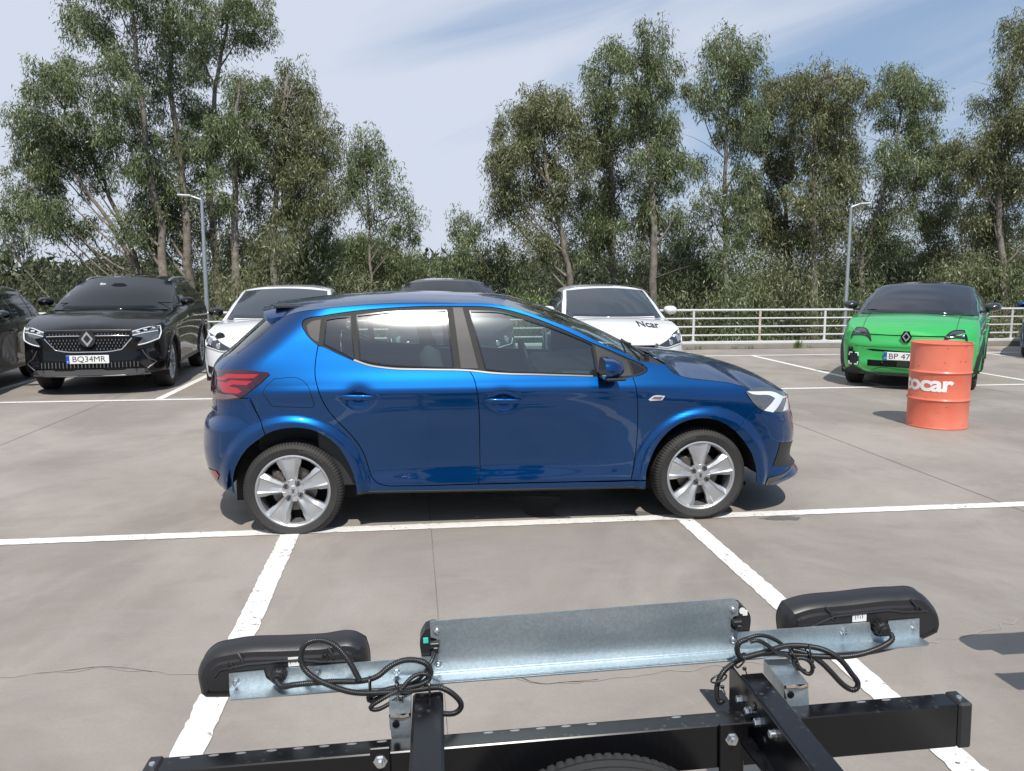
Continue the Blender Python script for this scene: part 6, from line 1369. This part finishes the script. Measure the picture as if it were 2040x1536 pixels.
    # galvanised arms carrying the light bar
    for (ua, ub, va, vb, la, lb, z1, wl) in ((.776, .836, .772, .828, .803, .832, -.16, -.050), (-.118, -.067, -.112, -.066, -.094, -.072, -.34, -.040)):
        b = MB(); T_ = -.016; B_ = -.050
        V = [(ua, .075, T_), (ub, .070, T_), (ub, .070, B_), (ua, .075, B_), (va, wl, T_), (vb, wl, T_), (vb, wl, B_), (va, wl, B_)]; b.add(V, [(0, 1, 5, 4), (1, 2, 6, 5), (2, 3, 7, 6), (3, 0, 4, 7), (0, 3, 2, 1)])
        V = [(va, wl, T_ - .008), (vb, wl, T_ - .008), (vb, wl + .02, T_ - .010), (va, wl + .02, T_ - .010), (la, wl - .012, z1), (lb, wl - .012, z1), (lb, wl + .004, z1), (la, wl + .004, z1)]; b.add(V, [(0, 1, 5, 4), (1, 2, 6, 5), (2, 3, 7, 6), (3, 0, 4, 7), (4, 5, 6, 7)])
        a = b.build('bar_arm', gs, root, ang=25)
        q = MB(); q.tube([(va + .004, wl - .001, T_ - .004), ((va + vb) / 2 - .006, wl - .006, T_ - .001), ((va + vb) / 2 + .008, wl - .003, T_ - .007), (vb - .003, wl - .002, T_ - .003)], [.004, .006, .0035, .0045], 8); q.build('weld_seam', mat('rusty weld', (.30, .27, .24), .6, .6, noise=(120, .8, (.22, .13, .09))), a)
        q = MB(); q.lathe([(0, .001), (.006, .001), (.008, 0), (.008, -.001)], 12, frame((va + .014, wl - .004, T_ - .022), (1, 0, 0), (0, 0, 1), (0, -1, 0))); q.build('crimp_hole', C['black'], a)
    # angle bar and number plate panel
    bar = sheet('light_bar', [(-.48, .037), (-.402, .039), (-.398, .020), (-.383, .006), (-.366, .004), (-.354, .016), (-.351, .040), (1.054, .048), (1.057, .028), (1.068, .012), (1.084, .008), (1.099, .014), (1.102, .047), (1.182, .048), (1.184, -.001), (-.482, -.001)], .097, .003, gs)
    b = MB(); b.prism([(-.468, .050), (1.178, .056), (1.190, .066), (1.186, .100), (-.483, .100)], frame((0, 0, -.004), (1, 0, 0), (0, 1, 0), (0, 0, 1)), .003); b.build('bar_flange', gs, bar, False)
    pl = sheet('plate_panel', [(-.018, .131), (.705, .136), (.719, .124), (.719, .092), (.708, .090), (.700, .080), (.700, .066), (.708, .056), (.718, .052), (.713, .003), (-.018, .003), (-.018, .056), (-.006, .060), (.001, .070), (.001, .080), (-.006, .088), (-.018, .092)], .0925, .003, gs)
    b = MB(); b.prism([(.0, .056), (.69, .060), (.713, .078), (.713, .094), (-.018, .094), (-.018, .074)], frame((0, 0, .0), (1, 0, 0), (0, 1, 0), (0, 0, 1)), .003); b.tube([(-.018, .0925, .003), (.713, .0925, .003)], .0035, 8); b.build('panel_flange', gs, pl, False)
    # tail lamps seen from behind
    oL = [(-.546, .060), (-.527, .078), (-.473, .090), (-.35, .089), (-.277, .087), (-.195, .086), (-.174, .072), (-.168, .045), (-.168, -.020), (-.180, -.030), (-.500, -.037), (-.545, -.034), (-.557, -.022), (-.558, .035)]
    oR = [(.852, -.012), (.850, .070), (.860, .088), (.889, .096), (1.008, .103), (1.137, .106), (1.205, .098), (1.232, .072), (1.250, .045), (1.256, .015), (1.250, -.008), (1.217, -.022), (.87, -.022)]
    for o_, scr_, conn, stick in ((oL, [(-.478, .052), (-.263, .056)], (-.367, .030), (-.332, .052)), (oR, [(.966, .065), (1.180, .068)], (1.078, .036), (1.030, .060))):
        O = densify(o_, .008); 
        if area2(O) < 0: O = O[::-1]
        V = []; F = []; k = len(O); lay = [(.030, .1035), (.030, .1035), (.026, .1105), (.014, .1115), (.009, .1160), (.004, .124), (0, .134), (0, .165), (-.001, .1655)]
        for d, y in lay: I = inset(O, d) if d else O; V.append(np.c_[I[:, 0], np.full(k, y), I[:, 1]])
        for j in range(1, len(lay) - 1): F += [(j * k + i, (j + 1) * k + i, (j + 1) * k + (i + 1) % k, j * k + (i + 1) % k) for i in range(k)]
        I0 = inset(O, .030); Q, T, _ = tri2d(I0, (), .3); off = len(lay) * k; V.append(np.c_[Q[:, 0], np.full(len(Q), .1035), Q[:, 1]]); F += [tuple(int(i) + off for i in f) for f in T]
        lamp = MB(); lamp.add(np.concatenate(V), F); lamp = lamp.build('tail_lamp', plast, root, ang=28)
        L_ = [np.c_[I[:, 0], np.full(k, y), I[:, 1]] for I, y in ((O, .1655), (inset(O, -.001), .166), (inset(O, .001), .170), (inset(O, .008), .177))]; F2 = [(j * k + i, (j + 1) * k + i, (j + 1) * k + (i + 1) % k, j * k + (i + 1) % k) for j in range(3) for i in range(k)]
        Q, T, _ = tri2d(inset(O, .006), (), .3); F2 += [tuple(int(i) + 4 * k for i in f[::-1]) for f in T]; q = MB(); q.add(np.concatenate(L_ + [np.c_[Q[:, 0], np.full(len(Q), .177), Q[:, 1]]]), F2); q.build('red_lens', redl, lamp, ang=30)
        x0, x1 = O[:, 0].min(), O[:, 0].max(); zt = np.interp([x0 + .08, x1 - .1], *zip(*sorted([tuple(p) for p in O if p[1] > .05])))
        q = MB(); q.tube([(x0 + .045, .1035, .028), (x0 + .06, .1025, .045), (x0 + .12, .102, zt[0] - .034), (x1 - .15, .102, zt[1] - .032), (x1 - .11, .102, zt[1] - .040), (x1 - .05, .103, zt[1] - .042)], .0028, 8)
        q.tube([(x0 + .10, .112, zt[0] - .012), (x0 + .11, .104, zt[0] - .024), (x0 + .113, .103, zt[0] - .034)], .0035, 8); q.tube([(x1 - .09, .112, zt[1] - .012), (x1 - .08, .104, zt[1] - .026), (x1 - .077, .103, zt[1] - .036)], .0035, 8); q.build('moulded_rib', plast, lamp)
        for sx, sz in scr_: q = MB(); q.lathe([(.0, -.0015), (.004, -.0015), (.005, .003), (.008, .003), (.009, -.002)], 18, frame((sx, .1035, sz), (1, 0, 0), (0, 0, 1), (0, -1, 0))); q.build('screw_boss', C['gloss'], lamp)
        q = MB(); q.box((stick[0], .103, stick[1]), (.030 if stick[0] < 0 else .036, .0008, .022)); s_ = q.build('type_label', C['plate'], lamp, False); q = MB()
        for i in range(4): q.box((stick[0] - .010 + .006 * i, .1022, stick[1] + .002 * (i % 2)), (.0012, .0006, .010 - .002 * (i % 3)))
        q.build('label_print', C['ink'], s_, False)
        # ribbed round plug
        q = MB(); cx, cz = conn; N_ = 24; ring = []
        prof = [(.010, .104), (.0185, .100), (.0185, .080), (.016, .076), (.0125, .074), (.0125, .066), (.010, .062), (0, .062)]
        th = np.arange(N_ * 2) / (N_ * 2) * 2 * math.pi; V = []
        for i, t in enumerate(th):
            for j, (r_, y) in enumerate(prof): rr = r_ - (.0022 if (i // 2) % 2 and j in (1, 2) else 0); V.append((cx + rr * math.cos(t), y, cz + rr * math.sin(t)))
        k2 = len(prof); q.add(V, [(i * k2 + j, ((i + 1) % (2 * N_)) * k2 + j, ((i + 1) % (2 * N_)) * k2 + j + 1, i * k2 + j + 1) for i in range(2 * N_) for j in range(k2 - 1)]); q.build('plug', hose, lamp, ang=30)
    # screws on the bars
    for x, z, y in ((-.465, .016, .097), (-.281, .025, .097), (-.10, .012, .097), (.790, .014, .097), (.985, .030, .097), (1.168, .032, .097), (-.003, .106, .0925), (-.003, .023, .0925), (.706, .107, .0925), (.707, .030, .0925)):
        q = MB(); q.lathe([(0, .016), (.0035, .016), (.0035, .007), (.007, .007), (.0075, .001), (.010, .001), (.010, 0)] if y > .095 else [(0, .006), (.003, .0065), (.006, .005), (.007, .001), (.010, .001), (.010, 0)], 6 if y > .095 else 16, frame((x, y, z), (1, 0, 0), (0, 0, 1), (0, -1, 0))); q.build('bolt', zinc, bar if y > .095 else pl)
    # number plate lamps behind the panel ends
    for s, x in ((-1, -.012), (1, .722)):
        O = densify([(x - .030, .040), (x - .030, .085), (x - .018, .105), (x + .0, .110), (x + .018, .105), (x + .030, .088), (x + .030, .035)], .006); q = MB(); q.prism(O[::-1], frame((0, .150, 0), (1, 0, 0), (0, 0, 1), (0, -1, 0)), .045); lp = q.build('plate_lamp', plast, root, ang=30)
        q = MB(); q.box((x + s * .018, .1035, .092 if s > 0 else .080), (.012, .002, .014), bev=.0008); q.build('lamp_label', mat('turquoise label', (.05, .55, .42), .5) if s < 0 else C['plate'], lp)
        q = MB(); cx = .712 if s > 0 else -.009; q.box((cx, .085, .079), (.022, .022, .012), bev=.002); q.box((cx + .002, .078, .068), (.012, .016, .016), bev=.002); q.build('lamp_plug', hose, lp)
        if s > 0: q = MB(); q.lathe([(0, .002), (.008, .002), (.008, 0)], 16, frame((.733, .104, .098), (1, 0, 0), (0, 0, 1), (0, -1, 0))); q.build('lamp_screw', C['plate'], lp)
    # corrugated hoses
    def hose_(P, r, wv, ridged=True, name='cable_hose'):
        P = np.array([(p[0], wv if np.isscalar(wv) else wv[min(i, len(wv) - 1)], p[1]) for i, p in enumerate(P)], float)
        g = np.linspace(0, 1, len(P)); P[:, 1] += .008 * np.sin(g * 9 + P[0, 0] * 7)
        Q = densify(P[:, [0, 2]], .01, 181, False); tt = np.linspace(0, 1, len(Q)); yy = np.interp(tt, g, P[:, 1]); X = np.c_[Q[:, 0], yy, Q[:, 1]]
        for i in range(len(X)):
            if -.065 < X[i, 0] < .01 or .683 < X[i, 0] < .745: X[i, 2] = max(X[i, 2], r - .003) if X[i, 2] > -.03 else X[i, 2]
        for _ in range(2): X[1:-1] = (X[:-2] + 2 * X[1:-1] + X[2:]) / 4
        L = np.r_[0, np.cumsum(np.linalg.norm(np.diff(X, axis=0), axis=1))]; n_ = int(L[-1] / .0012); u_ = np.linspace(0, L[-1], n_); X = np.stack([np.interp(u_, L, X[:, i]) for i in range(3)], 1)
        for _ in range(4): X[1:-1] = (X[:-2] + X[1:-1] * 2 + X[2:]) / 4
        rad = np.where((np.arange(n_) // 2) % 2 == 0, r, r * .87) if ridged else np.full(n_, r); b = MB(); b.tube(X, rad, 10); return b.build(name, hose, root, True, 75, False)
    hose_([(-.367, .035), (-.357, .022), (-.337, .029), (-.29, .037), (-.232, .037), (-.169, .032), (-.138, .038), (-.113, .057), (-.081, .069), (-.049, .066), (-.026, .054), (-.019, .028), (-.036, .012), (-.076, .007), (-.116, .004), (-.150, -.004), (-.166, -.012), (-.160, -.018), (-.130, -.010), (-.096, .004), (-.053, .003), (.003, .003), (.034, -.021), (.048, -.046), (.033, -.064), (.0, -.064)], .0068, [.06, .045, .035] + [.030] * 30)
    hose_([(-.177, .043), (-.201, .093), (-.234, .129), (-.264, .137), (-.292, .129), (-.303, .101), (-.299, .076), (-.277, .053), (-.24, .033), (-.194, .015), (-.136, .008), (-.077, .004), (-.029, .003), (.006, .002)], .0068, .018)
    hose_([(-.009, .066), (-.016, .05), (-.034, .035), (-.051, .020), (-.084, .006)], .0042, [.07, .05, .035, .03], False, 'cable')
    hose_([(-.084, .016), (-.059, .038), (-.035, .042), (-.019, .028), (-.036, .017), (-.084, .012), (-.145, -.014), (-.161, -.024), (-.149, -.032), (-.109, -.020), (-.036, .010)], .0052, .016)
    hose_([(1.089, .031), (1.095, .022), (1.072, .012), (1.031, .006), (.969, .002), (.907, .007), (.845, .014), (.763, .020), (.723, .015), (.683, -.002), (.658, -.021), (.646, -.045), (.642, -.07), (.649, -.092), (.659, -.08)], .0068, [.06, .045, .035] + [.030] * 20)
    hose_([(.71, .070), (.69, .063), (.686, .043), (.698, .021), (.723, .024), (.763, .029), (.804, .038), (.853, .036), (.906, .022), (.94, -.002), (.966, -.038), (.983, -.064), (.975, -.079), (.954, -.07), (.92, -.034), (.895, -.007), (.861, .017), (.824, .028)], .0068, .020)
    hose_([(.714, .066), (.722, .070), (.755, .054), (.779, .032), (.82, .012), (.845, -.02), (.86, -.029), (.866, -.013), (.857, .009), (.837, .017), (.82, .012), (.829, -.01), (.854, -.024)], .0050, .012)
    hose_([(.716, .062), (.742, .066), (.783, .052), (.812, .029), (.788, .027), (.755, .021), (.703, .008), (.666, -.018)], .0050, .038)
    for x, y, z, a in ((-.156, .024, .022, 0), (-.092, .022, .010, 20), (-.024, .020, .004, 0), (.861, .022, .020, 0), (.825, .020, .016, 30), (.700, .026, .012, -35), (.648, .028, -.030, -70)):
        ca, sa = math.cos(R(a)), math.sin(R(a)); ring = [(x - sa * .019 * math.sin(t), y + .013 * math.cos(t), z + ca * .019 * math.sin(t)) for t in np.linspace(0, 2 * math.pi, 25)]; b = MB(); b.tube(ring, .0022, 6, False); b.box((x + .004, y - .013, z - .014), (.009, .006, .008), bev=.0015); b.tube([(x + .004, y - .013, z - .014), (x + .010, y - .018, z - .030)], .0014, 5); b.build('cable_tie', hose, root)
    # spare wheel hung under the beam, road wheels and axle behind the viewer
    sw = empty('spare_wheel', (.325, -.205, -.378), 0); sw.parent = root
    make_tyre(.305, .155, .170, C['rubber'], sw, 90, seg=4); rr = make_rim(.170, 8, mat('grey steel rim', (.35, .36, .37), .5, .5), sw, C['trim'], C['trim'], 4, (.02, .045), -.055, bolt=False)
    for x in (-.62, 1.32):
        wv = empty('road_wheel', (x, -1.95, -.64 + .285 - .0314 * x), math.pi / 2 if x > 0 else -math.pi / 2); wv.parent = root
        make_tyre(.285, .16, .165, C['rubber'], wv, 60, seg=3); make_rim(.165, 8, C['alloy'], wv, C['trim'], C['trim'], 4, (.02, .045), -.06, bolt=False)
    b = MB(); b.cyl((-.60, -1.95, -.33), (1.30, -1.95, -.36), .03); b.box((-.028, -1.95, -.20), (.06, .12, .25), bev=.01); b.box((.715, -1.95, -.20), (.06, .12, .25), bev=.01); b.build('axle', bs, root)
    b = MB(); b.box((.325, -.118, -.27), (.05, .024, .22), bev=.004); b.build('spare_wheel_hanger', bs, root)
    return root
trailer = build_trailer()
tr2 = copy_tree(trailer); tr2.location = (2.88, 2.38, .64); tr2['label'] = 'second trailer of the same kind just outside the right edge, only its shadow showing'
